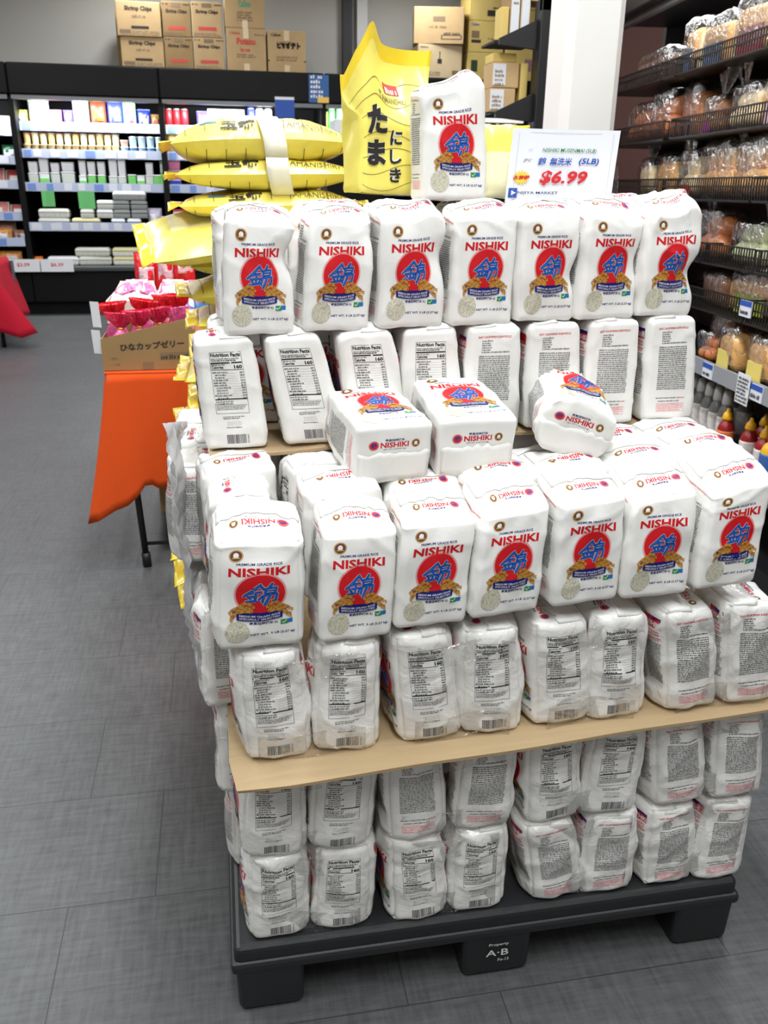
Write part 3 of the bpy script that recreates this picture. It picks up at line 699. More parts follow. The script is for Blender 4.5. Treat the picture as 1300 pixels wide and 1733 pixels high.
for i in range(NY):
    z = 1.568 if i == 0 else 1.560-.069*i
    x = (.155, .168, .168, .118, .195, .170, .190)[i] if i < 7 else (.115 if i in (15, 16, 17) else .17+.012*((i*7) % 5-2))
    what = ['topmost, tied with a paper band', 'second from the top', 'third from the top', 'fourth from the top, sticking out',
            'fifth from the top', 'sixth from the top', 'seventh from the top'][i] if i < 7 else f'level {i+1} from the top' if i > 15 else f'{ORD[i]} from the top'
    lab = f'yellow rice bag in the pile behind the white bags, {what}'; rot = ((.0 if i != 3 else .22), (-.02 if i != 3 else -.13), (.03, -.02, .02, .10, -.05, .06, .02)[i % 7])
    if i < 5: yp.append(place_yellow(lab, (x-(0 if i != 3 else .03), Y0-(.0 if i != 3 else .10), z-(0 if i != 3 else -.01)), rot, 'yellow rice bags in the pile', L=.43, W_=.34, T=.070 if i else .105, print_=(i != 3), seed=700+i, white=(i == 3), sag=(-.3 if i == 0 else 0)))
    else: copy_thing(yp[(1, 2, 4)[i % 3]], lab, (x, Y0, z), rot, 'yellow rice bags in the pile')
# paper band round the top two
PAP = mat('white paper band', (238, 236, 226), .7)
q = MB()
def band(u, v):
    a = u*2*PI; cz, h = 1.527, .094; yy = Y0-.182*math.copysign(abs(math.cos(a))**.5, math.cos(a)); zz = cz+h*math.copysign(abs(math.sin(a))**.55, math.sin(a))
    return (.185+.052*(v-.5)-.02*math.sin(a), yy, zz)
q.sheet(band, 56, 3, .0012, PAP); tag(q.build('paper_band', None, True), 'white paper band tied round the two topmost yellow bags', 'paper band')
# standing yellow bag with gathered top
root = empty('yellow_rice_bag', 'yellow rice bag standing upright beside the single white bag, crimped top, raised corner', 'bag of rice', (.405, .730, 1.4475), (0, 0, .32))
SW, SD, SH = .185, .105, .290
def stand(P, off=0.0):
    P = np.asarray(P, float); r_ = .02
    lo, hi = np.array([-SW/2+r_, -SD/2+r_, r_]), np.array([SW/2-r_, SD/2-r_, SH+1]); c = np.clip(P, lo, hi); n = P-c; n /= np.linalg.norm(n, axis=1, keepdims=True)+1e-9
    Q = c+n*(r_+off+.005*sn(P, 31, 6)+.0035*sn(P, 37, 14))[:, None]; t = np.clip(P[:, 2]/SH, 0, 1); X = P[:, 0]/(SW/2)
    k = np.clip((t-.45)/.45, 0, 1); k = k*k*(3-2*k); Q[:, 1] = Q[:, 1]*(1-.965*k)+.02*k+.018*np.sin(X*3.2)*k+np.sign(Q[:, 1])*off*k
    Q[:, 0] *= 1+.05*k; Q[:, 2] += .040*np.exp(-((X+.58)/.20)**2)*k-.034*k*np.exp(-((X+1)/.30)**2)-.03*np.clip(-X-.85, 0, 1)*6*k; Q[:, 0] += .010*t-.022*k*np.exp(-((X+1)/.45)**2)
    Q[:, 1] -= .045*np.exp(-((X+.75)/.3)**2)*k
    return Q
xs, ys, zs = spaced(-SW/2, SW/2, .02, 22), spaced(-SD/2, SD/2, .02, 10), np.linspace(0, SH, 40)
body, crest = MB(), MB()
ring = [(x, -SD/2) for x in xs[:-1]]+[(SW/2, y) for y in ys[:-1]]+[(x, SD/2) for x in xs[::-1][:-1]]+[(-SW/2, y) for y in ys[::-1][:-1]]
nr = len(ring); P = np.array([(x, y, z) for z in zs for x, y in ring]); Q = stand(P)
Fb = [(j*nr+i, j*nr+(i+1) % nr, (j+1)*nr+(i+1) % nr, (j+1)*nr+i) for j in range(len(zs)-1) for i in range(nr)]
kc = (len(zs)-5)*nr
xr = P[:, 0] > SW*.36
isw = [bool(np.all(P[list(f), 0] > SW*.34) and P[f[0], 2] < SH*.62) for f in Fb]
body.add(Q, [f for f, w_ in zip(Fb[:kc], isw) if not w_], YB); body.add(Q, [f for f, w_ in zip(Fb[:kc], isw) if w_], YW); body.add(Q[:nr], [tuple(range(nr))[::-1]], YB)
crest.add(Q, Fb[kc:], YS)
def onfront(V, F, m, off): V = np.asarray(V); body.add(stand(np.stack([V[:, 0], np.full(len(V), -SD/2), V[:, 1]], 1), off), F, m)
WH = mat('white print outline', (232, 232, 226), .5)
V, F = rect2(-.030, .012, .196, .216, 6, 4); onfront(V, F, YR, .0012); V, F = para2(-.026, .008, .213, 1, .016, 8, .005); onfront(V, F, WH, .002)
g = glyphs('TAMANISHIKI', .01); V, F = refine(fit(g[0], .012, .072), g[1], .006); onfront(V+np.array([-.012, .178]), F, YL, .0012)
V = fit(g[0], .017, .115); V, F = refine(V, g[1], .006); V = np.stack([-V[:, 1], V[:, 0]], 1); onfront(V+np.array([.058, .125]), F, YK, .0012)
g = glyphs('錦玉', .03); V, F = refine(fit(g[0], .024, .050), g[1], .006); V = np.stack([-V[:, 1], V[:, 0]], 1); onfront(V+np.array([.060, .032]), F, YK, .0012)
for k, ch_ in enumerate('にしき'):
    for bb, m, o_ in ((.09, WH, .0012), (.03, YK, .002)):
        g = glyphs(ch_, bb); V, F = refine(fit(g[0], .028, .026), g[1], .006); onfront(V+np.array([-.012, .100-.036*k]), F, m, o_)
for bb, m, o_ in ((.08, WH, .0014), (.05, YK, .0024)):
    for ch_, yy, hh in (('た', .120, .05), ('ま', .060, .05)):
        g = glyphs(ch_, bb); V, F = refine(fit(g[0], hh, .044), g[1], .006); onfront(V+np.array([-.056, yy]), F, m, o_)
for k in range(7):
    V, F = rect2(-.092, .092, .02+.032*k, .0212+.032*k, 34, 1); V[:, 1] += .010*np.sin(V[:, 0]*38+k); onfront(V, F, YL, .0008)
body.build('bag_body', root, True); crest.build('crimped_top', root, True)['label'] = 'deep yellow crimped top'
# pale bag peeking out between the single white bag and the price sign
root = place_yellow('pale yellow and white bag propped up between the single white bag and the price sign', (.610, .618, 1.518), (1.40, .0, .05), None, L=.085, W_=.15, T=.07, seed=760, white=True, wr=(-1, 13), print_=False)

# ------------------------------------------------------------------ price sign
root = empty('price_sign', 'white price sign reading $6.99 in red standing on the top bags', 'sign', (.722, .530, 1.442), (-.10, .0, -.02))
SG = mat('white sign card', (238, 240, 247), .4); GR = mat('sign green', (40, 128, 72), .5); BL = mat('sign blue', (42, 84, 176), .5); RD = mat('sign red', (214, 38, 44), .5); NV = mat('sign navy', (40, 44, 96), .5); LG = mat('sign grey line', (176, 178, 188), .5); OR = mat('sign yellow', (250, 214, 70), .5)
W0, H0 = .222, .136
def sg(x, y): return (-W0/2+W0*x+.012*y-.004, 0, H0*y)
q = MB(); q.sheet(lambda u, v: (sg(u, v)[0], .004*math.sin(PI*u)*.6-.003*v*v, sg(u, v)[2]), 14, 8, .001, SG)
sh = (.012/H0, -.02, 1)
def st(s, x, y, h, m, **k): q.text(s, (sg(x, y)[0], -.0016, H0*y), (1, 0, 0), sh, h*H0, m, off=.0006, **k)
st('JFC', .185, .70, .028, LG, width=.010); st('NISHIKI MUSENMAI (5LB)', .545, .675, .068, GR, width=.112, bold=.008, shear=.15)
st('JFC', .165, .545, .048, NV, width=.018, shear=.2); st('錦', .300, .510, .105, BL, width=.017, bold=.02, shear=.15); st('無洗米', .475, .510, .105, BL, width=.046, bold=.02, shear=.15); st('(5LB)', .740, .510, .105, BL, width=.042, bold=.025, shear=.15)
st('$6.99', .520, .235, .205, RD, width=.100, bold=.03, shear=.18)
def star(n, ra, rb):
    V = [(0, 0)]+[((ra if k % 2 == 0 else rb)*math.cos(PI*k/n), (ra if k % 2 == 0 else rb)*.8*math.sin(PI*k/n)) for k in range(2*n)]; return np.array(V), [(0, 1+k, 1+(k+1) % (2*n)) for k in range(2*n)]
V, F = star(16, .020, .011); q.flat(V, F, (sg(.125, .335)[0], -.0016, H0*.335), (1, 0, 0), sh, OR, .0004)
st('お買得', .125, .305, .060, RD, width=.034, bold=.05, shear=.2)
q.flat(*rect2(-.009, .009, -.009, .009), (sg(.06, .125)[0], -.0016, H0*.125), (1, 0, 0), sh, BL, .0005); V, F = star(3, .007, .003); q.flat(V, F, (sg(.06, .125)[0], -.0016, H0*.125), (1, 0, 0), sh, SG, .0009)
st('NIJIYA MARKET', .295, .100, .048, NV, width=.084, bold=.012)
for a in ((.06, .94, .945, .949), (.06, .94, .05, .054)): q.flat(*rect2((a[0]-.5)*W0, (a[1]-.5)*W0, 0, .0006), (.012*a[2]-.004, -.0016, H0*a[2]), (1, 0, 0), (0, 0, 1), LG, .0004)
for x in (.06, .94): q.flat(*rect2(0, .0006, 0, H0*.895), (sg(x, .05)[0], -.0016, H0*.05), (1, 0, 0), sh, LG, .0004)
q.build('card', root)
q = MB(); ACR = film('clear acrylic', .03, gloss=.6, bscale=2); q.box(-W0/2+.0, W0/2+.012, .003, .0045, .001, .07, ACR); q.box(-W0/2, W0/2+.012, -.04, .045, -.0015, .0015, ACR)
q.build('acrylic_holder', root)['label'] = 'clear acrylic holder'

# ------------------------------------------------------------------ table with orange cloth
TX0, TX1, TY0, TY1, TZ = -.40, .55, 2.10, 3.50, .80
root = empty('folding_table', 'folding table with black tube legs under the orange cloth', 'table', (0, 0, 0))
q = MB(); q.box(TX0, TX1, TY0, TY1, TZ-.03, TZ, mat('grey table board', (120, 118, 114), .6), .006); q.build('tabletop', root)
BT = mat('black tube metal', (26, 26, 28), .4)
for lx in (TX0+.085, TX1-.085):
    for ly, s in ((TY0+.03, -1), (TY1-.03, 1)):
        q = MB(); q.tube([(lx-.03, ly, TZ-.03), (lx+.004, ly-.02*s*0, .03)], .013, BT, 10); l = q.build('leg', root, True)
        c = MB(); c.tube([(lx+.003, ly, .06), (lx+.006, ly, .001)], .018, BT, 10); c.build('foot_cap', l, True)
for ly in (TY0+.03, TY1-.03):
    q = MB(); q.tube([(TX0+.085, ly, .10), (TX1-.085, ly, .10)], .008, BT, 8); q.build('crossbar', root, True)
OC = mat('orange tablecloth fabric', (226, 84, 30), .85, bump=.15, bscale=300, bdist=.001, spec=.2)
def per(s):
    """perimeter of the two sides that show: front edge, then the side edge"""
    a = (TX1-TX0); b = (TY1-TY0); d = s*(a+b)
    return ((TX1-d, TY0), d-a) if d < a else ((TX0, TY0+(d-a)), d-a)
def drape(u, v):
    (x, y), d = per(u); k = math.exp(-(d/.065)**2)
    ox, oy = (0, -1) if d < 0 else (-1, 0)
    if k > .02: ox, oy = -.5-.5*math.tanh(d/.06)*1.0, -.5+.5*math.tanh(d/.06)
    fl = .012+.115*k+(.045 if d > 0 else .0)*(1-k)+.010*math.sin(d*26)*v+.018*math.sin(d*62+.6)*math.exp(-((d+.06)/.12)**2)*v
    dr = .462+.125*k+.012*math.sin(d*9)+.02*math.sin(d*62)*math.exp(-((d+.06)/.12)**2)
    return (x+ox*fl*v**1.2-.03*k*v, y+oy*(fl*.5)*v, TZ+.004-dr*v)
q = MB(); q.sheet(drape, 90, 14, .0016, OC); q.sheet(lambda u, v: (TX0-.002+(TX1-TX0)*u, TY0-.002+(TY1-TY0)*v, TZ+.0035), 8, 8, .0016, OC)
tag(q.build('tablecloth', None, True), 'orange cloth draped over the table beside the rice stack', 'tablecloth')
KR = mat('kraft carton', (186, 156, 112), .8, var=.05, vscale=8); KD = mat('dark kraft carton', (150, 122, 80), .8, var=.05, vscale=8); INKB = mat('dark carton print', (46, 40, 36), .7); INKR = mat('red carton print', (206, 74, 66), .7); INKG = mat('faded carton print', (128, 106, 80), .7); TAPE = mat('tan packing tape', (216, 192, 150), .3)
# candy display box
bx0, bx1, by0, by1 = -.405, -.065, 2.135, 2.36
root = empty('display_carton', 'kraft display carton with slanted front full of pink candy bags', 'carton', (0, 0, 0))
q = MB()
q.prism([(bx0, TZ+.007), (bx1, TZ+.007), (bx1, TZ+.155), (bx1-.03, TZ+.195), (bx0, TZ+.125)], (0, by0+.004, 0), (1, 0, 0), (0, 0, 1), .004, KD)
q.text('ひなカップゼリー', ((bx0+bx1)/2+.015, by0-.0002, TZ+.085), (1, 0, .06), (0, 0, 1), .028, INKB, off=.0006, width=.235, bold=.04)
q.flat(*rect2(.21, .335, .038, .064, 6, 1), (bx0, by0, TZ), (1, 0, .03), (0, 0, 1), INKG, .0006); q.flat(*para2(.215, .33, .060, 1, .020, 7, .008), (bx0, by0, TZ), (1, 0, .03), (0, 0, 1), INKB, .0012)
q.flat(*rect2(.145, .185, .008, .036, 2, 2), (bx0, by0, TZ), (1, 0, 0), (0, 0, 1), INKG, .0006); q.text('10個入', (bx0+.045, by0, TZ+.046), (1, 0, 0), (0, 0, 1), .011, INKG, off=.0006)
q.text('x 12袋', (bx0+.045, by0, TZ+.024), (1, 0, 0), (0, 0, 1), .011, INKG, off=.0006)
q.build('front_panel', root)
for nm, a in (('side_panel', (bx0, bx0+.004, by0+.0045, by1, TZ+.007, TZ+.125)), ('side_panel', (bx1-.004, bx1, by0+.0045, by1, TZ+.007, TZ+.155)), ('back_panel', (bx0, bx1, by1, by1+.004, TZ+.007, TZ+.15)), ('bottom_panel', (bx0+.004, bx1-.004, by0+.0045, by1, TZ+.007, TZ+.011))):
    q = MB(); q.box(*a, KD); q.build(nm, root)
def candy_mat(n, c, c2): 
    m = mat(n, c, .18, coat=.6, bump=.9, bscale=40, bdist=.01, var=.35, vscale=45); return m
CP = candy_mat('pink candy film', (232, 92, 152), 0); CR = candy_mat('crimson candy film', (214, 36, 78), 0); CW = candy_mat('pale pink candy film', (238, 196, 206), 0); CRED = candy_mat('red candy film', (216, 30, 40), 0)
GOLD = mat('gold tie', (214, 150, 50), .3, metal=.6)
def candy(label, loc, rz, body, top, s=1.0, group='pink candy bags in the slanted carton'):
    root = empty('candy_bag', label, 'bag of candy', loc, (rnd.uniform(-.16, .12), rnd.uniform(-.14, .14), rz), group); r_ = random.Random(label)
    def rev(prof, m, n=26, ple=0.0, sq=.7):
        q = MB(); V = []; F = []
        for rr, z in prof:
            for k in range(n):
                a = 2*PI*k/n; rad = rr*(1+ple*(1 if k % 2 else -1)+.10*math.sin(3*a+z*60)+.05*math.sin(7*a+z*90)); V.append((rad*math.cos(a)*s, rad*math.sin(a)*sq*s, z*s))
        for i in range(len(prof)-1):
            for k in range(n): F.append((i*n+k, i*n+(k+1) % n, (i+1)*n+(k+1) % n, (i+1)*n+k))
        F += [tuple(range(n))[::-1], tuple((len(prof)-1)*n+k for k in range(n))]
        q.add(V, F, m); return q
    rev([(.02, 0), (.042, .008), (.048, .04), (.044, .08), (.030, .115), (.010, .135), (.008, .140)], body).build('pouch', root, True)
    rev([(.008, .139), (.020, .150), (.038, .170), (.050, .196), (.046, .199), (.030, .172), (.006, .150)], top, 40, .16, .55).build('ruffle', root, False)
    rev([(.010, .132), (.012, .138), (.010, .144)], GOLD, 12).build('tie', root, True)
    return root
for i, (x, y, z, b_, t_, s) in enumerate([(-.345, 2.20, 0, CP, CR, 1.0), (-.262, 2.195, .0, CP, CR, 1.05), (-.175, 2.195, .02, CP, CR, 1.0), (-.105, 2.195, .03, CW, CP, .95), (-.35, 2.30, .02, CP, CRED, 1.05), (-.27, 2.30, .03, CP, CRED, 1.05), (-.185, 2.30, .04, CR, CRED, 1.05), (-.11, 2.30, .05, CP, CRED, 1.05)]):
    candy(f'{"pale" if b_ is CW else "pink"} candy bag with {"crimson" if t_ is CR else "red" if t_ is CRED else "pink"} ruffle, {ORD[i % 4]} from the aisle, {"front" if i < 4 else "rear"} row of the carton', (x, y, TZ+.012+z), rnd.uniform(-.3, .3), b_, t_, s)
# cartons and bags further back on the table
def tray(label, x0, x1, y0, y1, h, m, extra=None):
    root = empty('open_carton', label, 'carton'); z0 = TZ+.007
    for nm, a in (('front_panel', (x0, x1, y0, y0+.004, z0, z0+h)), ('back_panel', (x0, x1, y1-.004, y1, z0, z0+h)), ('side_panel', (x0, x0+.004, y0+.0045, y1-.0045, z0, z0+h)), ('side_panel', (x1-.004, x1, y0+.0045, y1-.0045, z0, z0+h)), ('bottom_panel', (x0+.004, x1-.004, y0+.004, y1-.004, z0, z0+.004))):
        q = MB(); q.box(*a, m)
        if nm == 'front_panel' and extra: extra(q, x0, y0, z0)
        q.build(nm, root)
    return root
WC = mat('white carton board', (214, 206, 200), .7)
def ex1(q, x, y, z): q.box(x+.02, x+.10, y-.002, y, z+.0, z+.17, mat('printed white card', (200, 196, 202), .5)); q.box(x+.125, x+.22, y-.003, y, z+.15, z+.19, KD)
tray('white open carton of pink packets behind the candy carton', -.42, -.10, 2.52, 2.90, .21, WC, ex1)
def packet(label, loc, rot, m, m2, sx, sy, sz, group=None, cat='packet of candy', name='candy_packet'):
    root = empty(name, label, cat, loc, rot, group); seed = len(label)*7+int(abs(loc[0])*1000)
    n = 12; T = lambda u, v, s: s*sy/2*max(0, 1-abs(2*u-1)**3)**.6*max(0, 1-abs(2*v-1)**3)**.6
    q = MB()
    for s in (1, -1):
        q.grid((lambda s: lambda u, v: ((u-.5)*sx*(-s), -T(u, v, s)-.006*math.sin(u*9+v*7+seed)*(0 if T(u, v, 1) < 1e-6 else 1)*s, v*sz))(s), n, n, m)
    q.build('pouch', root, True)
    q = MB(); q.sheet(lambda u, v: ((u-.5)*sx*.7, -T(.15+.7*u, .25+.45*v, 1)-.003-.006*math.sin((.15+.7*u)*9+(.25+.45*v)*7+seed), (.25+.45*v)*sz), 8, 8, .001, m2); q.build('printed_band', root, True)
    for z in (0, sz):
        q = MB(); q.box(-sx/2, sx/2, -.001, .001, z-.006, z+.006, m); q.build('seal', root)
    return root
for i in range(5): packet(f'flat pale pink packet lying in the white carton, {ORD[i]} from the aisle', (-.37+.06*i, 2.58, TZ+.205+.006*(i % 2)), (-1.2, 0, .2*(i % 3-1)), CW, CP, .09, .03, .18, 'pink packets in the white carton')
for i in range(3): packet(f'red packet standing at the back of the table, {ORD[i]} from the aisle', (-.30+.09*i, 3.15, TZ+.16+.03*i), (0, 0, .2), CRED, CW, .10, .06, .20, 'red packets at the back of the table')
tray('brown open carton at the back of the table holding red packets', -.36, -.05, 3.05, 3.35, .16, KR)
packet('clear and blue packet leaning behind the candy carton', (-.095, 2.44, TZ+.13), (-.5, 0, 0), candy_mat('clear candy film', (206, 210, 226), 0), mat('blue packet print', (34, 84, 190), .3, coat=.5), .19, .06, .16)
packet('purple and blue packet behind the candy carton beside the yellow pile', (-.03, 2.46, TZ+.15), (-.2, 0, .1), candy_mat('lilac candy film', (186, 130, 200), 0), mat('teal packet print', (60, 130, 190), .3, coat=.5), .10, .05, .15)
for i, (z, y, h) in enumerate(((.955, 2.24, .095), (.862, 2.20, .088))):
    q = MB(); q.sheet(lambda u, v: (-.440+.033*u-.004*v, y-.02*u, z+h*v), 3, 3, .0012, mat('white card tag', (226, 228, 232), .6)); tag(q.build('price_card', None), f'blank white card fixed to the side of the candy carton, {("upper", "lower")[i]} of two', 'price card')
for i, (x, y, s) in enumerate(((-.16, 2.9, .26), (.16, 2.75, .3))):
    root = empty('carton', f'brown carton stored under the orange table, {ORD[i]} from the aisle', 'carton'); q = MB(); q.box(x-s/2, x+s/2, y-s/2, y+s/2, 0, s, KR); q.build('carton_body', root); q = MB(); q.box(x-.025, x+.025, y-s/2-.001, y-s/2, s*.0, s*.9, TAPE); q.build('tape_strip', root)
# far table with red cloth
root = empty('folding_table', 'far folding table under the red cloth', 'table'); q = MB(); q.box(-3.2, -2.05, 7.45, 8.4, .72, .75, mat('grey table board', (120, 118, 114), .6)); q.build('tabletop', root)
for lx in (-3.1, -2.0):
    for ly in (7.5, 8.3): q = MB(); q.tube([(lx, ly, .73), (lx+.01, ly, 0)], .02, BT, 8); q.build('leg', root, True)
RC = mat('red tablecloth fabric', (176, 22, 44), .85, spec=.2)
def rdr(u, v):
    a = 1.15; d = u*(a+.95)-a
    x, y = (-2.05+d, 7.45) if d < 0 else (-2.05, 7.45+d)
    k = math.exp(-((d)/.18)**2)
    return (x+(.05+.24*k+(.10 if d > 0 else 0))*v, y-(.04+.05*k if d < 0 else .02*k)*v, .756-(.54+.12*k*(1 if d < 0 else .6)+.02*math.sin(d*9))*v)
q = MB(); q.sheet(rdr, 60, 10, .003, RC); q.sheet(lambda u, v: (-3.2+1.15*u, 7.45+.95*v, .756), 4, 4, .003, RC); tag(q.build('tablecloth', None, True), 'red cloth draped over the far table at the edge of the aisle', 'tablecloth')
# ------------------------------------------------------------------ open refrigerated case along the back wall
FB = mat('black case metal', (9, 9, 11), .5, spec=.22); FB2 = mat('black case liner', (9, 9, 10), .7, spec=.2); RAIL = mat('pale blue label rail', (188, 198, 222), .4); RAILW = mat('white price tag', (224, 228, 238), .5); RAILB = mat('blue price tag', (120, 150, 214), .5); SIL = mat('brushed canopy lip', (120, 122, 124), .35, metal=.6)
LAMP = mat('lit case lamp', (255, 252, 244), .4, emit=.8)
FY = 9.72
def case(label, x0, x1, shelves, name='refrigerated_case'):
    root = empty(name, label, 'refrigerated case')
    q = MB(); q.box(x0, x1, FY+.85, FY+.95, 0, 2.66, FB2); q.build('back_panel', root)
    q = MB(); q.box(x0, x1, FY-.02, FY+.96, 2.36, 2.68, FB, .02); q.box(x0+.02, x1-.02, FY+.0, FY+.10, 2.32, 2.36, SIL); q.build('canopy', root)
    q = MB(); q.box(x0+.05, x1-.05, FY+.14, FY+.18, 2.335, 2.355, LAMP); q.build('lamp_tube', root)
    q = MB(); q.box(x0, x1, FY, FY+.9, .14, .52, FB, .02); q.box(x0, x1, FY-.05, FY+.05, .50, .56, mat('grey case bumper', (70, 72, 74), .4), .015); q.build('base', root)
    q = MB(); q.box(x0, x1, FY+.06, FY+.9, 0, .14, FB2); q.build('kickplate', root)
    for x in (x0, x1-.03): q = MB(); q.box(x, x+.03, FY+.05, FY+.86, .52, 2.36, FB); q.build('end_panel', root)
    for z, dep in shelves:
        y0 = FY+.85-dep
        q = MB(); q.box(x0+.035, x1-.035, y0, FY+.85, z-.10, z-.07, FB); s = q.build('shelf', root)
        q = MB(); q.box(x0+.035, x1-.035, y0-.02, y0-.002, z-.105, z-.01, RAIL)
        r = random.Random(int(z*100)); x = x0+.06
        while x < x1-.2:
            wd = r.uniform(.07, .12); q.box(x, x+wd, y0-.024, y0-.0205, z-.095, z-.022, RAILW if r.random() < .6 else RAILB); x += wd+r.uniform(.02, .12)
        q.build('label_rail', s)
    area('case_lamp', ((x0+x1)/2, FY+.06, 2.30), (.55, 0, 0), x1-x0-.2, .10, 30*(x1-x0))
    return root
SH_ = [(2.12, .62), (1.835, .68), (1.48, .72), (1.05, .78)]
case('black open refrigerated case with meat packs at the aisle edge', -3.7, -2.10, [(2.06, .62), (1.76, .68), (1.50, .72), (1.16, .74), (.88, .78)])
case('black open refrigerated case with cups, tubs and egg cartons', -2.10, -.50, SH_)
case('black open refrigerated case behind the yellow bag pile', -.50, 1.35, SH_)
case('black open refrigerated case beneath the open brown carton', 1.35, 3.22, SH_)
PM = {}
def pm(k, rgb, **kw): return mat('packaging '+k, rgb, kw.pop('rough', .35), **kw)
def cup(label, x, y, z, r, h, m, lid, group):
    root = empty('cup', label, 'cup', (x, y, z), (0, 0, 0), group)
    q = MB(); q.lathe([(r*.74, 0), (r*.80, h*.1), (r*.95, h*.9), (r, h*.93)], m, n=14); q.build('cup_body', root, True)
    q = MB(); q.lathe([(r*1.04, h*.93), (r*1.06, h*.96), (r*1.02, h), (r*.6, h*1.005)], lid, n=14); q.build('lid', root, True); return root
def tub(label, x, y, z, sx, sy, h, m, lid, group, cat='tub', band=None):
    root = empty('tub', label, cat, (x, y, z), (0, 0, 0), group)
    q = MB(); V, F = rbox(sx, sy, h*.9, .012, 2); V = V.copy(); k = .90+.10*(V[:, 2:]/(h*.9)+.5); V[:, :2] *= k; q.add(V+np.array([0, 0, h*.45]), F, m)
    q.build('tub_body', root)
    q = MB(); q.box(-sx*.52, sx*.52, -sy*.52, sy*.52, h*.9, h, lid, .008); q.build('lid', root)
    if band:
        q = MB(); q.box(-sx*.47, sx*.47, -sy*.5-.004, -sy*.46, h*.15, h*.6, band, .003); q.build('paper_sleeve', root)
    return root
def pouch(label, x, y, z, sx, sy, h, m, band, group=None, cat='food packet'):
    return packet(label, (x, y, z+.006), (0, 0, 0), m, band, sx, sy, h, group, cat, 'food_packet')
def egg_carton(label, x, y, z, sx, m, lidm, group, rz=0):
    root = empty('egg_carton', label, 'egg carton', (x, y, z), (0, 0, rz), group); n = 6
    q = MB(); V, F = rbox(sx, .16, .05, .012, 2); V = V.copy(); V[:, :2] *= (.93+.07*(V[:, 2:]/.05+.5)); q.add(V+np.array([0, 0, .025]), F, m)
    for k in range(n): q.lathe([(.012, 0), (sx/n*.40, .012), (sx/n*.44, .045)], m, c=(-sx/2+sx/n*(k+.5), -.058, 0), n=8)
    q.build('tray', root)
    q = MB(); V, F = rbox(sx*1.02, .165, .045, .018, 3); V = V.copy(); V[:, :2] *= (1-.10*(V[:, 2:]/.045+.5)); q.add(V+np.array([0, 0, .075]), F, lidm); q.build('lid', root); return root
def meat(label, x, y, z, sx, h, m, group):
    root = empty('meat_pack', label, 'meat pack', (x, y, z), (-.5, 0, 0), group)
    q = MB(); q.box(-sx/2, sx/2, 0, .02, 0, h, pm('white foam tray', (232, 226, 222)), .008); q.build('foam_tray', root)
    q = MB(); q.box(-sx/2+.015, sx/2-.015, -.012, .002, .012, h-.012, m, .01); q.build('meat', root)
    q = MB(); q.box(-sx*.25, sx*.2, -.016, -.0125, h*.2, h*.55, pm('white sticker', (240, 236, 230))); q.build('sticker', root); return root
ys = lambda dep: FY+.85-dep+.10
# first shelf: packets
z, y = 2.06, ys(.62)
white, clear = pm('white', (238, 238, 240)), pm('silver grey', (176, 180, 178), rough=.25, metal=.3)
for lab, x0, x1, h, a, b in [('small lime yellow packet on the upper shelf, nearest the aisle edge', -2.09, -1.99, .16, pm('lime', (206, 206, 92)), white), ('silver grey packet leaning on the upper shelf', -1.97, -1.75, .26, clear, pm('cream', (224, 216, 180))),
        ('rose pink packet on the upper shelf beside the purple one', -1.80, -1.62, .17, pm('rose', (222, 130, 150)), white), ('purple packet on the upper shelf', -1.60, -1.50, .17, pm('purple', (96, 84, 196)), pm('purple', (96, 84, 196))),
        ('white packet under a clear bag on the upper shelf', -1.49, -1.32, .27, white, pm('pale grey', (206, 208, 216))), ('brown and orange packet on the upper shelf', -1.30, -1.13, .28, pm('brown', (120, 64, 44)), pm('orange', (246, 160, 40))),
        ('blue white and yellow packet on the upper shelf, widest there', -1.11, -.95, .29, pm('royal blue', (58, 70, 196)), pm('cheese yellow', (250, 226, 120))), ('green and pink striped packet on the upper shelf', -.94, -.80, .26, pm('mint', (140, 200, 150)), pm('hot pink', (230, 90, 150))),
        ('deep blue packet on the upper shelf', -.78, -.64, .20, pm('deep blue', (34, 48, 160)), pm('cheese yellow', (250, 226, 120))), ('dark gold packet at the end of the upper shelf', -.63, -.53, .15, pm('dark gold', (120, 92, 50)), pm('brown', (120, 64, 44)))]:
    pouch(lab, (x0+x1)/2, y, z, x1-x0, .09, h, a, b)
# second shelf: cups stacked two high
z, y = 1.775, ys(.68)
ivory, tan = pm('ivory', (250, 234, 190)), pm('tan', (214, 186, 132))
for i in range(12):
    x = -2.02+.088*i
    cup(f'tan cup on the cup shelf, {ORD[i]} from the aisle edge, lower of two', x, y, z, .042, .10, tan, pm('cream', (224, 216, 180)), 'tan cups in a row')
    cup(f'ivory cup on the cup shelf, {ORD[i]} from the aisle edge, upper of two', x+.008, y, z+.102, .041, .12, ivory if i % 3 else pm('ivory orange', (244, 206, 140)), white if i % 2 else pm('soft red', (216, 100, 80)), 'ivory cups stacked on the tan cups')
pb, lb = pm('pale blue', (188, 222, 240)), pm('light blue', (120, 180, 230))
for i in range(5):
    x = -.95+.098*i
    cup(f'pale blue cup at the end of the cup shelf, {ORD[i]} of five, lower', x, y, z, .044, .09, lb if i % 2 else pb, white, 'pale blue cups')
    cup(f'pale blue cup at the end of the cup shelf, {ORD[i]} of five, upper', x, y, z+.092, .046, .11 if i else .07, pb if i else pm('peach', (240, 190, 170)), white, 'pale blue cups')
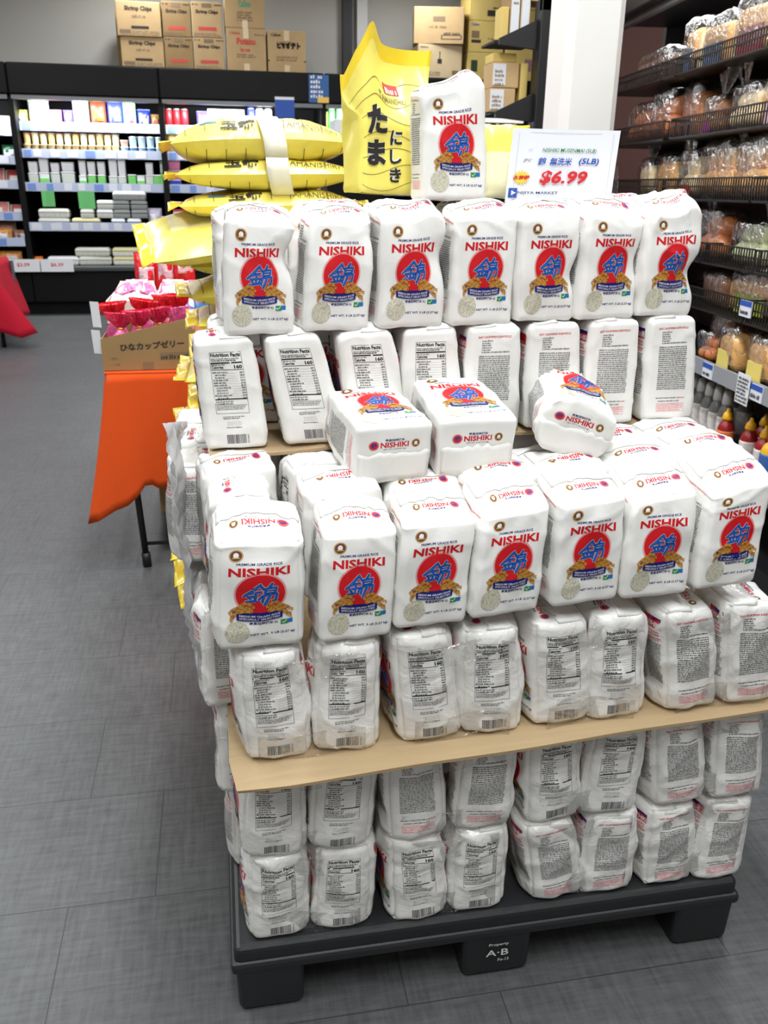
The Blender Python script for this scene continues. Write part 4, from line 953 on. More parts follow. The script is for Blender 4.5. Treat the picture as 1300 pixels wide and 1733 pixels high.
# third shelf: white and green tubs
z, y = 1.42, ys(.72)
gn, gr = pm('fresh green', (124, 206, 110)), pm('pale grey green', (206, 214, 204)); 
T_ = [(-1.98, .12, .15, 0, .12), (-1.86, .12, .16, 1, .18), (-1.74, .11, .16, 0, .10), (-1.60, .16, .17, 0, .10), (-1.44, .09, .13, 1, .16), (-1.34, .10, .14, 2, .14), (-1.23, .10, .14, 2, .14), (-1.10, .11, .13, 0, .26), (-1.0, .10, .13, 0, .26), (-.89, .10, .15, 2, 0), (-.79, .10, .14, 1, 0), (-.69, .10, .15, 0, .13), (-.60, .10, .15, 2, 0)]
for i, (x, sx, h, g, up2) in enumerate(T_):
    tub(f'{"white" if g == 0 else "white and green"} tub on the tub shelf, {ORD[i]} from the aisle edge, lower', x, y, z, sx*.92, .10, h, gr if g == 0 else gn if g == 2 else white, white, 'tubs on the tub shelf', band=None if g != 1 else gn)
    if up2: tub(f'white tub on the tub shelf, {ORD[i]} from the aisle edge, upper', x+.004, y, z+h+.001, sx*.86, .095, up2, white, gr, 'upper tubs on the tub shelf')
tub('tall white and green carton at the end of the tub shelf', -.53+.0, y, z, .07, .09, .30, white, gn, None, band=gn)
for i, (x, h) in enumerate(((-1.83, .17), (-1.43, .19))):
    q = MB(); q.sheet(lambda u, v: (x-.07+.14*u*(1+.3*i), ys(.72)-.135+.003*math.sin(u*5), 1.40-h-.02+h*v), 3, 3, .003, pm('green tag', (110, 196, 120))); tag(q.build('shelf_tag', None), f'green hanging tag under the tub shelf, {("nearer", "farther")[i]} from the aisle edge', 'shelf tag')
# fourth shelf: egg cartons
z, y = .99, ys(.78)
pulp, pulp2 = pm('grey pulp', (204, 206, 196), rough=.9), pm('light pulp', (228, 228, 218), rough=.9); dk = pm('dark pulp', (146, 150, 148), rough=.9); yl = pm('yellow label pulp', (228, 220, 170), rough=.8)
E_ = [(-1.80, .36, 0, pulp, pulp2), (-1.79, .36, 1, pulp, pulp2), (-1.44, .34, 0, dk, yl), (-1.42, .16, 1, pulp, pulp2), (-1.22, .20, 1, pulp, white), (-1.21, .20, 2, pulp, white), (-1.08, .17, 0, dk, white), (-.90, .17, 0, dk, white), (-1.03, .20, 1, dk, dk), (-.83, .20, 1, dk, dk), (-1.03, .20, 2, dk, dk), (-.83, .20, 2, dk, dk), (-.93, .40, 3, dk, white)]
for i, (x, sx, lv, a, b) in enumerate(E_): egg_carton(f'{"grey" if a is not dk else "dark grey"} egg carton on the egg shelf, {ORD[i]} counted from the aisle edge upwards', x, y, z+.099*lv, sx*.96, a, b, 'egg cartons on the egg shelf')
pouch('pale lilac packet beside the dark egg cartons', -.66, y, z, .16, .09, .20, pm('lilac', (206, 200, 220)), white); tub('pink strawberry tub at the end of the egg shelf', -.555, y, z, .08, .10, .12, pm('rose', (222, 130, 150)), white, None)
# deck: egg cartons
z, y = .562, FY+.14
for i, (x, sx, lv, a, b, rz) in enumerate([(-1.74, .36, 0, pulp2, white, .0), (-1.38, .38, 0, pulp, pulp2, .04), (-1.40, .40, 1, pulp, pulp2, -.05), (-1.0, .36, 0, pulp2, yl, 0), (-1.0, .36, 1, pulp2, yl, .0), (-.70, .22, 0, pulp2, pulp2, 0), (-.70, .22, 1, pulp2, pulp2, 0)]):
    egg_carton(f'pale egg carton on the case deck, {ORD[i]} from the aisle edge', x, y, z+.099*lv, sx, a, b, 'egg cartons on the case deck', rz)
# first case: meat and noodles
pk, rd = pm('raw pink meat', (226, 130, 118), rough=.4, var=.3, vscale=60), pm('red meat', (190, 70, 60), var=.3, vscale=60); og = pm('orange noodle', (232, 150, 70), var=.35, vscale=30); nb = pm('brown noodle', (150, 110, 90), var=.35, vscale=30)
for i, (x, zz, dep, m, sx, h) in enumerate([(-2.42, 1.44, .72, pk, .22, .20), (-2.20, 1.44, .72, rd, .20, .18), (-2.42, 1.10, .74, pk, .24, .17), (-2.20, 1.10, .74, rd, .18, .14), (-2.62, 1.44, .72, rd, .2, .2)]): meat(f'{"pink" if m is pk else "red"} meat pack on a white tray, aisle edge case, {ORD[i]} from the top shelf down', x, ys(dep), zz+.005, sx, h, m, 'meat packs')
for i, (x, zz, dep, m, sx, h) in enumerate([(-2.42, .82, .78, og, .26, .14), (-2.18, .82, .78, nb, .18, .12), (-2.40, .82, .70, nb, .30, .20), (-2.36, .562, .78, og, .3, .14), (-2.06, .562, .78, pm('bright orange', (244, 130, 40)), .16, .08)]): pouch(f'{"orange" if m is og else "brown" if m is nb else "bright orange"} noodle packet in the aisle edge case, {ORD[i]} from the top down', x, ys(dep), zz, sx, .09, h, m, white, 'noodle packets')
for i, (x, zz, m) in enumerate([(-2.44, 2.0, pm('lime', (206, 206, 92))), (-2.24, 2.0, white), (-2.42, 1.70, pm('peach', (240, 190, 170))), (-2.22, 1.70, pm('leaf green', (50, 110, 80)))]): pouch(f'small packet on the upper shelves of the aisle edge case, {ORD[i]} of four', x, ys(.65), zz, .16, .08, .15, m, white, 'small packets at the aisle edge')
for i, (x, s) in enumerate(((-2.15, '$3.09'), (-1.78, '$6.39'))):
    q = MB(); q.box(x-.19, x+.17, FY-.075, FY-.07, .50, .64, pm('white price strip', (236, 236, 240))); q.text(s, (x-.01, FY-.0752, .555), (1, 0, 0), (0, 0, 1), .045, RD, width=.14, bold=.02, off=.001); tag(q.build('price_strip', None), f'white price strip with red figures on the case edge, {("nearer", "farther")[i]} from the aisle edge', 'price strip')
# case behind the yellow bags
z, y = 2.06, ys(.62)
def can(label, x, y, z, r, h, m, group, lid=None):
    root = empty('can', label, 'can', (x, y, z), (0, 0, 0), group)
    q = MB(); q.lathe([(r*.85, 0), (r, .008), (r, h-.012), (r*.86, h)], m, n=14); q.build('can_body', root, True); q = MB(); q.lathe([(r*.86, h), (r*.86, h+.006)], lid or clear, n=14); q.build('lid', root); return root
for i in range(3): can(f'red can on the upper shelf behind the yellow bags, {ORD[i]} from the cups', -.43+.09*i, y, z, .042, .22, pm('can red', (190, 40, 50)), 'red cans')
pouch('purple and white packet beside the big white card', -.02, y, z, .18, .1, .20, pm('violet', (96, 84, 170)), white)
for i in range(3): can(f'{"blue" if i == 0 else "white"} bottle-shaped can beyond the big white card, {ORD[i]} from it', .52+.10*i, y, z, .045, .25, pm('royal blue', (58, 70, 196)) if i == 0 else white, 'white and blue cans')
for i in range(2): can(f'dark can beyond the white cans, {ORD[i]} of two', .86+.10*i, y, z, .045, .22, pm('charcoal', (50, 52, 54)), 'dark cans')
for i in range(2): can(f'green and white can beside the tall white carton, {ORD[i]} of two', 1.47+.10*i, y, z, .045, .27, pm('pale green', (120, 200, 130)), 'green cans', white)
can('yellow can next to the green cans', 1.40, y, z, .03, .24, pm('lime', (206, 206, 92)), None)
pouch('yellow and white food packet on the shelf just above the yellow pile', -.36, ys(.68), 1.775, .22, .1, .26, pm('sunny', (246, 200, 90)), white); tub('white tub beside the yellow and white packet', -.18, ys(.68), 1.775, .12, .1, .2, white, white, None)
for i in range(3): tub(f'pink tub on the case shelf beside the yellow pile, {ORD[i]} from the top', -.40, ys(.72), 1.42+.105*i, .14, .11, .10, pm('pink tub', (226, 130, 170)) if i else pm('royal blue', (58, 70, 196)), white, 'pink tubs')
tub('red topped white tub on the lower shelf beside the yellow pile', -.38, ys(.78), .99, .14, .11, .2, white, pm('can red', (190, 40, 50)), None)
for i in range(5): tub(f'white tub on the second shelf behind the yellow pile, {ORD[i]} from the cans', .0+.2*i, ys(.68), 1.775, .14, .1, .16+.02*(i % 2), white if i % 2 else pb, white, 'white tubs behind the yellow pile')
def board(name, label, x0, x1, yy, z0, z1, m, fn=None, cat='sign'):
    q = MB(); q.box(x0, x1, yy, yy+.006, z0, z1, m)
    if fn: fn(q, x0, x1, yy, z0, z1)
    return tag(q.build(name, None), label, cat)
def s1(q, x0, x1, yy, z0, z1):
    q.flat(*ring2(.10, .14, .05, .054, 24, 1.4), (x0, yy, z0), (1, 0, 0), (0, 0, 1), LG, .001); q.flat(*rect2(.07, .13, .05, .16), (x0, yy, z0), (1, 0, 0), (0, 0, 1), LG, .0014); q.text('x2', (x0+.25, yy, z0+.11), (1, 0, 0), (0, 0, 1), .06, LG, off=.001, bold=.03)
    q.flat(*rect2(.31, .36, .05, .10), (x0, yy, z0), (1, 0, 0), (0, 0, 1), RAILB, .001)
board('shelf_sign', 'big white card clipped on the upper shelf behind the yellow pile', .02, .43, FY+.10, 1.92, 2.28, white, s1)
def s2(q, x0, x1, yy, z0, z1): q.box(x0, x1, yy-.002, yy-.0005, z0+.20, z1-.03, BL); q.flat(*para2(.02, .15, .16, 3, .04, 3, .02), (x0, yy, z0), (1, 0, 0), (0, 0, 1), INKR, .002)
board('shelf_sign', 'narrow white and blue card standing above the yellow pile', .78, 1.0, FY-.032, 1.93, 2.42, white, s2)
def s3(q, x0, x1, yy, z0, z1): q.flat(*para2(.02, .16, .30, 5, .05, 4, .03), (x0, yy, z0), (1, 0, 0), (0, 0, 1), white, .001); q.box(x0+.1, x1, yy-.002, yy-.0005, z0, z0+.06, pm('sunny', (246, 200, 90)))
board('poster', 'blue poster on the black case canopy', 1.17, 1.40, FY-.03, 2.37, 2.66, pm('poster blue', (40, 96, 160)), s3, 'poster')
root = empty('carton', 'tall white carton standing by the end of the case behind the upright yellow bag', 'carton'); q = MB(); q.box(1.30, 1.72, 8.4, 8.8, 1.80, 2.12, white, .01); q.build('carton_body', root); q = MB(); q.box(1.297, 1.2995, 8.45, 8.7, 1.82, 2.0, TAPE); q.build('side_label', root)
q = MB(); q.box(1.2, 1.8, 8.3, 8.9, 0, 1.798, FB); o_ = tag(q.build('display_stand', None), 'black stand under the tall white carton', 'display stand')
# ------------------------------------------------------------------ cartons on top of the cases
def carton(label, x0, x1, z0, z1, y0, dep, m, fn=None, tape=True, rz=0, group='cartons on top of the refrigerated cases'):
    root = empty('carton', label, 'carton', ((x0+x1)/2, y0+dep/2, z0), (0, 0, rz), group); w_, h_ = x1-x0, z1-z0
    q = MB(); q.box(-w_/2, w_/2, -dep/2, dep/2, 0, h_, m, .006); P = lambda: None
    def T(s, x, zf, hf, mm, wf=None, bold=.02): q.text(s, (x*w_, -dep/2, zf*h_), (1, 0, 0), (0, 0, 1), hf*h_, mm, off=.0015, width=wf*w_ if wf else None, bold=bold)
    def R(xa, xb, za, zb, mm, n=0): q.flat(*rect2(xa*w_, xb*w_, za*h_, zb*h_), (0, -dep/2, 0), (1, 0, 0), (0, 0, 1), mm, .0015+.0008*n)
    def G(xa, xb, zt, nl, lh, mm, sd): q.flat(*para2(xa*w_, xb*w_, zt*h_, nl, lh*h_, sd, .014), (0, -dep/2, 0), (1, 0, 0), (0, 0, 1), mm, .0016)
    if fn: fn(T, R, G)
    q.build('carton_body', root)
    if tape:
        for za, zb in ((-.001, h_*.18), (h_*.76, h_+.002)): q = MB(); q.box(-w_*.07, w_*.07, -dep/2-.0022, -dep/2-.0008, za, zb, TAPE); q.build('tape_strip', root)
    return root
def shr(T, R, G): T('Shrimp Chips', .0, .70, .17, INKB, .62, .05); G(-.15, .15, .66, 1, .13, INKG, 21); R(-.18, .22, .22, .30, INKB); G(-.42, .45, .18, 3, .05, INKG, 1); R(-.45, -.2, .08, .19, INKG)
def shr2(T, R, G): T('Shrimp Chips', .0, .65, .13, INKB, .74, .05); G(-.48, -.28, .97, 1, .07, INKB, 4); G(.25, .48, .97, 1, .07, INKB, 5); R(-.16, .16, .84, .96, INKG); R(-.30, .30, .20, .30, INKR); G(-.45, .45, .14, 3, .045, INKG, 2)
def pot(T, R, G): T('Calbee', -.28, .86, .06, INKR, .26); T('Potato', .0, .62, .16, INKR, .48, .05); G(-.15, .15, .58, 1, .12, INKR, 22); G(-.25, .25, .42, 2, .05, INKG, 6); G(.22, .46, .9, 1, .06, INKG, 8)
def piz(T, R, G): T('Calbee', -.28, .86, .07, INKB, .26, .03); T('ピザポテト', .05, .56, .18, INKB, .62, .09); T('ピザポテト', .05, .565, .17, pm('crisp yellow', (226, 196, 60)), .60, .02); G(-.28, .28, .42, 2, .07, INKG, 9); R(-.5, -.46, .26, .30, INKB); R(.46, .5, .26, .30, INKB)
def grn(T, R, G): T('Calbee', .0, .48, .16, pm('carton green', (70, 140, 90)), .30, .06); G(-.2, .2, .40, 4, .06, INKG, 10)
ZT = 2.683; yb = FY+.10
carton('brown shrimp chips carton, lower of the wider stack above the cups', -.885, -.425, ZT, ZT+.30, yb, .45, KR, shr, False); carton('brown shrimp chips carton, upper of the wider stack above the cups', -.905, -.435, ZT+.302, ZT+.64, yb-.02, .45, KR, shr, False)
carton('dark brown carton edge behind the wider shrimp chips stack', -.96, -.5, ZT, ZT+.62, yb+.46, .3, KD, None, False)
carton('narrow shrimp chips carton with red bar, lower, second stack from the aisle', -.415, -.105, ZT, ZT+.315, yb, .45, KD, shr2, False); carton('narrow shrimp chips carton with red bar, upper, second stack from the aisle', -.42, -.11, ZT+.317, ZT+.66, yb, .45, KD, shr2, False)
carton('narrow shrimp chips carton with red bar, lower, third stack from the aisle', -.095, .235, ZT, ZT+.32, yb, .45, KR, shr2, False); carton('narrow shrimp chips carton with red bar, upper, third stack from the aisle', -.10, .23, ZT+.322, ZT+.67, yb, .45, KR, shr2, False)
carton('brown carton with red lettering, lower, beside the shrimp chips stacks', .265, .705, ZT, ZT+.43, yb, .45, KR, pot); carton('brown carton with green lettering, upper, beside the shrimp chips stacks', .26, .70, ZT+.432, ZT+.86, yb, .45, KR, grn)
carton('brown carton with yellow katakana lettering standing alone', .725, 1.155, ZT, ZT+.425, yb, .45, KR, piz)
KP = mat('pale kraft carton', (206, 184, 146), .8, var=.05, vscale=8); KY = mat('yellow kraft carton', (208, 182, 106), .8, var=.05, vscale=8)
def plain(T, R, G): G(-.2, .2, .53, 1, .11, INKG, 23); R(-.12, .12, .60, .74, INKG); G(.1, .46, .34, 1, .1, INKB, 11); R(.05, .46, .12, .24, INKB); R(.07, .44, .14, .22, KR, 1)
def tower(T, R, G): G(-.45, -.25, .95, 1, .06, INKB, 12); R(-.06, .04, .44, .58, INKB); R(-.02, .0, .58, .8, INKB); G(-.45, .0, .22, 2, .07, INKG, 13); R(.28, .42, .12, .25, INKG)
carton('big pale carton turned askew on top of another at the end of the cases', 2.46, 3.04, ZT+.36, ZT+.74, yb-.02, .50, KR, plain, False, -.18); carton('pale carton with small tower print under the askew carton', 2.47, 3.00, ZT, ZT+.355, yb, .45, KP, tower, False)
def yl1(T, R, G): R(-.42, -.24, .70, .88, INKB); G(.15, .42, .5, 1, .1, INKB, 14); R(.0, .42, .16, .36, INKB)
def yl2(T, R, G): T('Calbee', -.32, .84, .09, BL, .22); R(-.42, -.2, .45, .68, INKG); R(-.42, -.15, .30, .40, INKB); G(.05, .45, .5, 1, .08, INKB, 15)
def yl3(T, R, G): q_ = R(-.40, -.22, .30, .72, mat('dark green carton print', (46, 60, 40), .7)); R(.16, .40, .30, .66, mat('mauve carton print', (150, 110, 120), .7))
def rdt(T, R, G): G(-.3, .3, .7, 1, .35, INKR, 24)
for i, (h0, h1, fn, m, what) in enumerate([(0, .29, yl3, KY, 'lowest'), (.292, .62, yl2, KY, 'second'), (.622, .93, yl1, KY, 'third'), (.932, 1.25, rdt, KP, 'topmost')]): carton(f'yellowish carton in the tall stack at the case end, {what} from the bottom', 3.07, 3.50, ZT+h0, ZT+h1, yb, .42, m, fn, False)
for i, (h0, h1, fn) in enumerate([(.0, .36, yl3), (.362, .75, yl2), (.752, 1.2, yl3)]): carton(f'yellow carton behind the shelf bracket, {ORD[i]} from the bottom', 3.53, 3.9, ZT+h0, ZT+h1, yb, .42, KY, fn, False)
q = MB(); q.box(3.24, 3.92, FY-.02, FY+.95, 0, 2.68, FB); tag(q.build('cabinet', None), 'black cabinet at the far end of the refrigerated cases', 'cabinet')
# ------------------------------------------------------------------ bread gondola along the right, in its own frame: s runs along the shelf, d goes into it
GA = math.atan2(-.1022, -.9948)
GD = np.array([.1022, .9948]); GN = np.array([.9948, -.1022]); G0 = np.array([2.02, 1.79])      # a point on the front plane at s = 0
def gp(s, d, z): p = G0+GD*s+GN*d; return (p[0], p[1], z)
GROT = -math.atan2(.1022, .9948)     # local x = into the shelf, local y = along it
root_kw = dict()
def gthing(name, label, cat, s, d, z, group=None, rz=0): return empty(name, label, cat, gp(s, d, z), (0, 0, GROT+rz), group)
BRW = mat('dark brown gondola panel', (50, 29, 26), .6); BBK = mat('black gondola metal', (20, 20, 22), .45); WIRE = mat('black basket wire', (28, 24, 22), .4)
gon = gthing('bread_gondola', 'black and brown bread gondola beyond the white column', 'gondola', 0, 0, 0)
q = MB(); q.box(.52, .56, -1.9, 2.05, 0, 2.75, BRW); q.build('back_panel', gon)
q = MB(); q.box(-.03, .56, -1.9, 2.05, 2.31, 2.52, BBK, .01); q.box(.02, .05, -1.9, 2.05, 2.28, 2.31, SIL); q.build('canopy', gon)
q = MB(); q.box(.0, .56, -1.9, 2.05, 0, .14, BBK); q.build('base', gon)
for s in (-1.9, 2.01): q = MB(); q.box(.30, .56, s, s+.04, .14, 2.31, BBK); q.build('end_panel', gon)
for z in (1.87, 1.62, 1.36): q = MB(); q.box(.50, .518, -1.9, 2.05, z+.12, z+.145, BRW); q.build('cross_rail', gon)
q = MB(); q.box(.0, .52, -1.88, 2.0, .745, .775, BBK); s_ = q.build('shelf', gon); q = MB(); q.box(-.015, .0, -1.88, 2.0, .735, .80, mat('grey price rail', (150, 152, 158), .4)); q.build('price_rail', s_)
q = MB(); q.box(.0, .52, -1.88, 2.0, .40, .43, BBK); s_ = q.build('shelf', gon); q = MB(); q.box(-.012, .0, -1.88, 2.0, .385, .44, mat('dark grey shelf lip', (74, 76, 78), .4)); q.build('price_rail', s_)
for s, z, dz in ((.26, .735, .05), (-.16, .735, .05), (.06, .385, .05), (.02, 1.02, .05)):
    q = MB(); q.box(-.020, -.0155, s-.045, s+.045, z+.002, z+dz+.012, RAILW); q.box(-.0215, -.0205, s-.045, s+.045, z+.042, z+dz+.012, BL); 
    q.flat(*para2(-.035, .035, .034, 1, .022, int(s*100), .008), (-.0215, s, z), (0, -1, 0), (0, 0, 1), INKB, .0006); q.build('price_tag', gon)
q = MB(); q.sheet(lambda u, v: (-.026, -.02-.10*u, .705+.115*v), 2, 2, .002, mat('white notice card', (226, 228, 232), .6)); q.flat(*para2(.008, .092, .105, 7, .014, 44, .0045), (-.0275, -.02, .705), (0, -1, 0), (0, 0, 1), INKB, .0008); q.build('notice_card', gon)
ROWS = [(1.965, 2.03), (1.70, 1.775), (1.44, 1.52), (1.19, 1.265), (1.00, 1.08)]
LVL = ['topmost', 'second', 'third', 'fourth', 'lowest']
def basket(row, s0, s1, label):
    zb, zt = ROWS[row][0]-.005, ROWS[row][1]; root = gthing('wire_basket', label, 'basket', (s0+s1)/2, 0, zb, 'wire bread baskets'); L = s1-s0; h = zt-zb
    q = MB()
    for z in (0.0, h*.62, h): q.box(-.004, .002, -L/2, L/2, z-.003, z+.003, WIRE)
    n = int(L/.021)
    for i in range(n+1): q.box(-.003, .001, -L/2+L*i/n-.0022, -L/2+L*i/n+.0022, 0, h, WIRE)
    q.build('front_grille', root)
    q = MB(); q.box(0, .47, -L/2, L/2, -.006, -.001, WIRE); q.build('bottom', root)
    for s in (-1, 1):
        q = MB(); q.box(.0, .47, s*L/2-.003, s*L/2+.003, h-.006, h, WIRE)
        for i in range(8): q.box(.02+.06*i, .024+.06*i, s*L/2-.002, s*L/2+.002, 0, h, WIRE)
        q.build('side_grille', root)
SPLIT = {0: [(-.95, .02), (.03, 1.03), (1.045, 1.20), (1.22, 1.95)], 1: [(-.95, .0), (.02, 1.02), (1.10, 1.95)], 2: [(-.95, .14), (.16, 1.06), (1.09, 1.95)], 3: [(-.95, .04), (.05, .50), (.52, 1.3), (1.32, 1.95)], 4: [(-.95, .06), (.07, .80), (.82, 1.95)]}
for r_, L in SPLIT.items():
    for i, (a, b) in enumerate(L): basket(r_, a, b, f'black wire basket, {LVL[r_]} row of the bread gondola, {ORD[len(L)-1-i]} from the white column')
BREAD = {k: mat('bread '+k, c, .6, var=.18, vscale=40, bump=.3, bscale=60, bdist=.004) for k, c in dict(golden=(228, 174, 104), pale=(240, 214, 168), brown=(160, 104, 62), dark=(104, 74, 62), glazed=(196, 116, 62), cream=(244, 230, 190), green=(196, 204, 160)).items()}
BREAD['glazed'].node_tree.nodes['Principled BSDF'].inputs['Coat Weight'].default_value = .5
BF = film('bread bag film', .16, gloss=.5, bscale=26)
def wrap_film(root, L, W_, H_, z0, seed, tail=0, s0=0, s1=0):
    q = MB(); r = np.random.RandomState(seed); V, F = [], []; n, m = 18, 12
    P = []
    for j in range(m+1):
        for i in range(n):
            a = 2*PI*i/n; b = PI*j/m; d = np.array([math.sin(b)*math.cos(a), math.sin(b)*math.sin(a), math.cos(b)]); P.append(np.sign(d)*np.abs(d)**.45*np.array([W_/2, L/2, H_/2]))
    P = np.array(P); P += (.007*sn(P, seed, 12)+.005*sn(P, seed+3, 30))[:, None]*np.sign(P)*.8; P[:, 2] += z0+H_/2
    F = [(j*n+i, j*n+(i+1) % n, (j+1)*n+(i+1) % n, (j+1)*n+i) for j in range(m) for i in range(n)]
    q.add(P, F, BF)
    if tail:   # gathered neck and flared open end of the bag
        q.sheet(lambda u, v: (-.02+.03*math.sin(u*7+seed)*v+.012*math.sin(u*21)*v, tail*(L*.30+.02*v)+(u-.5)*(.03+.16*v), z0+H_*.86+.11*v+.02*math.sin(u*9)*v), 18, 8, .0006, BF)
    return q.build('clear_bag', root, True)
def loaf(label, r_, s, L, H_, D_, m, m2=None, sticker=None, tail=0, z=None, d=.16, slices=False, group='bagged bread on the gondola'):
    L, H_, D_ = L*1.06, min(H_*1.15, .22), D_*1.05
    z = ROWS[r_][0]+.001 if z is None else z; root = gthing('bread_loaf', label, 'bread', s, d, z, group, rnd.uniform(-.08, .08))
    q = MB(); V, F = rbox(D_, L, H_*.8, min(D_, H_, L)*.24, 4); V = V.copy(); P = V.copy(); V += (.005*sn(P, int(abs(s)*997)+r_, 9))[:, None]*np.sign(P); t = np.clip(V[:, 2]/(H_*.4), 0, 1); V[:, 0] *= 1+.10*t; V[:, 2] += .10*H_*t*(1-(P[:, 1]/(L/2))**2)
    q.add(V+np.array([0, 0, H_*.42]), F, m); q.build('loaf', root, True)
    if m2: q = MB(); q.box(-D_*.40, D_*.40, -L/2-.012, -L/2+.004, H_*.06, H_*.78, m2, .012); q.build('cut_face', root)
    if slices:
        for k in range(5): q = MB(); q.box(-D_*.52, -D_*.40, -L/2+L*(k+.12)/5, -L/2+L*(k+.88)/5, H_*.1, H_*.74, m2 or m, .010); q.build('slice', root)
    if sticker: q = MB(); q.box(-D_/2-.013, -D_/2-.008, -L*.32, L*.30, H_*.06, H_*.50, sticker, .001); q.build('paper_label', root)
    wrap_film(root, L*1.12, D_*1.2, H_*1.12, .0, int(abs(s)*977)+r_*31, tail)
    return root
def buns(label, r_, s, n, r, m, tail=0, sticker=None, d=.13, z=None, group='bagged buns on the gondola'):
    r = r*1.1
    z = ROWS[r_][0]+.001 if z is None else z; root = gthing('bun_bag', label, 'bag of buns', s, d, z, group, rnd.uniform(-.1, .1)); rr = random.Random(int(s*1000)+r_*7)
    for k in range(n):
        q = MB(); c = ((k % 2)*.03-.02, (k//2-(n-1)/4)*r*1.45, r*.85+(r*1.15 if k % 2 else 0)); q.lathe([(r*.3, -r*.7), (r*.85, -r*.45), (r, -.05*r), (r*.86, r*.42), (r*.5, r*.70), (r*.12, r*.80)], m, c=c, n=16, sx=rr.uniform(.95, 1.1), sy=rr.uniform(.95, 1.1)); q.build('bun', root, True)
    if sticker: q = MB(); q.sheet(lambda u, v: (-r*1.25-.006*math.sin(u*4), (-.5+u)*n/2*r*1.3, .01+.045*v), 6, 4, .001, sticker); q.build('paper_label', root)
    wrap_film(root, n/2*r*1.45+r*1.2, r*2.5, r*3.3, 0, int(abs(s)*877)+r_*17, tail); return root
stk = {k: mat('bread label '+k, c, .5) for k, c in dict(blue=(84, 112, 150), crimson=(150, 40, 60), white=(224, 222, 214), lime=(170, 186, 70), yellow=(226, 206, 110), red=(200, 66, 40), purple=(176, 60, 160), pink=(214, 176, 186)).items()}
B = BREAD
loaf('dark long loaf in the topmost basket next to the white column', 0, 1.55, .50, .13, .16, B['dark'], None, None)
loaf('sliced loaf with golden crust in the small topmost basket', 0, 1.12, .15, .19, .14, B['golden'], B['cream'], stk['blue'])
loaf('golden loaf with blue label in the topmost basket', 0, .84, .26, .17, .15, B['golden'], B['pale'], stk['blue'])
loaf('raisin loaf with crimson label in the topmost basket', 0, .50, .28, .24, .16, B['golden'], B['cream'], stk['crimson'])
loaf('golden loaf with white label in the topmost basket', 0, .18, .24, .26, .15, B['golden'], B['pale'], stk['white']); loaf('golden loaf with white label at the frame edge, topmost basket', 0, -.12, .24, .26, .15, B['golden'], B['pale'], stk['white']); loaf('golden loaf with white label past the frame edge', 0, -.45, .24, .24, .15, B['golden'], B['pale'], stk['white'])
buns('glazed brown buns in the second row next to the white column', 1, 1.62, 8, .055, B['glazed']); buns('tall glazed buns in the second row, farther from the column', 1, 1.32, 4, .065, B['glazed'], 1)
loaf('dark glazed baguette leaning between the two baskets of the second row', 1, 1.04, .20, .22, .13, B['glazed'], B['golden'], None); buns('small buns with purple tag in the second row', 1, .80, 4, .045, B['brown'], -1, stk['purple'])
buns('pale rolls under a gathered clear bag in the second row', 1, .48, 6, .05, B['pale'], 1); loaf('golden rolls with pink label in the second row', 1, .20, .26, .15, .15, B['golden'], None, stk['pink']); loaf('golden rolls with pink label at the frame edge, second row', 1, -.12, .26, .15, .15, B['golden'], None, stk['pink'])
loaf('cut golden loaf in the third row next to the white column', 2, 1.50, .18, .15, .15, B['pale'], B['cream'], None, 1); loaf('brown loaf in the third row, second from the white column', 2, 1.22, .22, .16, .16, B['golden'], B['cream'], None, -1)
buns('pale buns with red label in the third row', 2, .92, 4, .058, B['pale'], 1, stk['red']); buns('round golden buns in the third row beside the red label', 2, .62, 6, .066, B['golden'], -1); buns('darker round buns in the third row', 2, .30, 4, .066, B['golden']); loaf('pale roll pack with pink label at the frame edge, third row', 2, -.06, .28, .16, .15, B['pale'], None, stk['pink'])
buns('empty looking bag of small buns in the fourth row by the white column', 3, 1.50, 4, .04, B['dark'], 1); buns('dark orange buns in the fourth row', 3, .62, 4, .06, B['glazed'], 1); buns('greenish buns under a cloudy bag in the fourth row', 3, .28, 6, .05, B['green'], -1); buns('brown bun in the fourth row behind the bag top', 3, .95, 4, .05, B['brown'], 1); loaf('brown bread with lilac label at the frame edge, fourth row', 3, -.10, .26, .16, .15, B['golden'], None, stk['pink'])
loaf('brown slab bread in the lowest basket next to the top row bag', 4, .52, .24, .12, .15, B['brown'], B['pale'], None); loaf('golden finger rolls with lime label in the lowest basket', 4, .18, .32, .15, .16, B['golden'], B['golden'], stk['lime'], slices=True); loaf('golden finger rolls with lime label at the frame edge, lowest basket', 4, -.20, .30, .14, .16, B['golden'], B['golden'], stk['lime'], slices=True)
loaf('brown loaf behind a clear fold on the shelf below the baskets', 0, .52, .20, .18, .15, B['brown'], None, None, 0, .776, .22); buns('small reddish buns on the shelf beside the yellow labelled loaf', 0, .44, 4, .035, B['glazed'], 0, None, .08, .776)
loaf('square loaf with yellow label on the shelf, nearer the white column', 0, .20, .17, .15, .13, B['golden'], None, stk['yellow'], 0, .776, .09); loaf('square loaf with yellow label on the shelf, nearer the frame edge', 0, -.06, .17, .15, .13, B['golden'], None, stk['yellow'], 0, .776, .09)
loaf('dark loaf at the back of the shelf above the bottles', 0, .05, .5, .18, .12, B['dark'], None, None, 0, .776, .34); loaf('square loaf with yellow label past the frame edge', 0, -.32, .17, .15, .13, B['golden'], None, stk['yellow'], 0, .776, .09)
area('bread_fill_light', gp(.2, .12, 2.27), (0, -.35, GROT), .08, 3.2, 9)  # added fill light that brightens the bread, not a fitting of the gondola
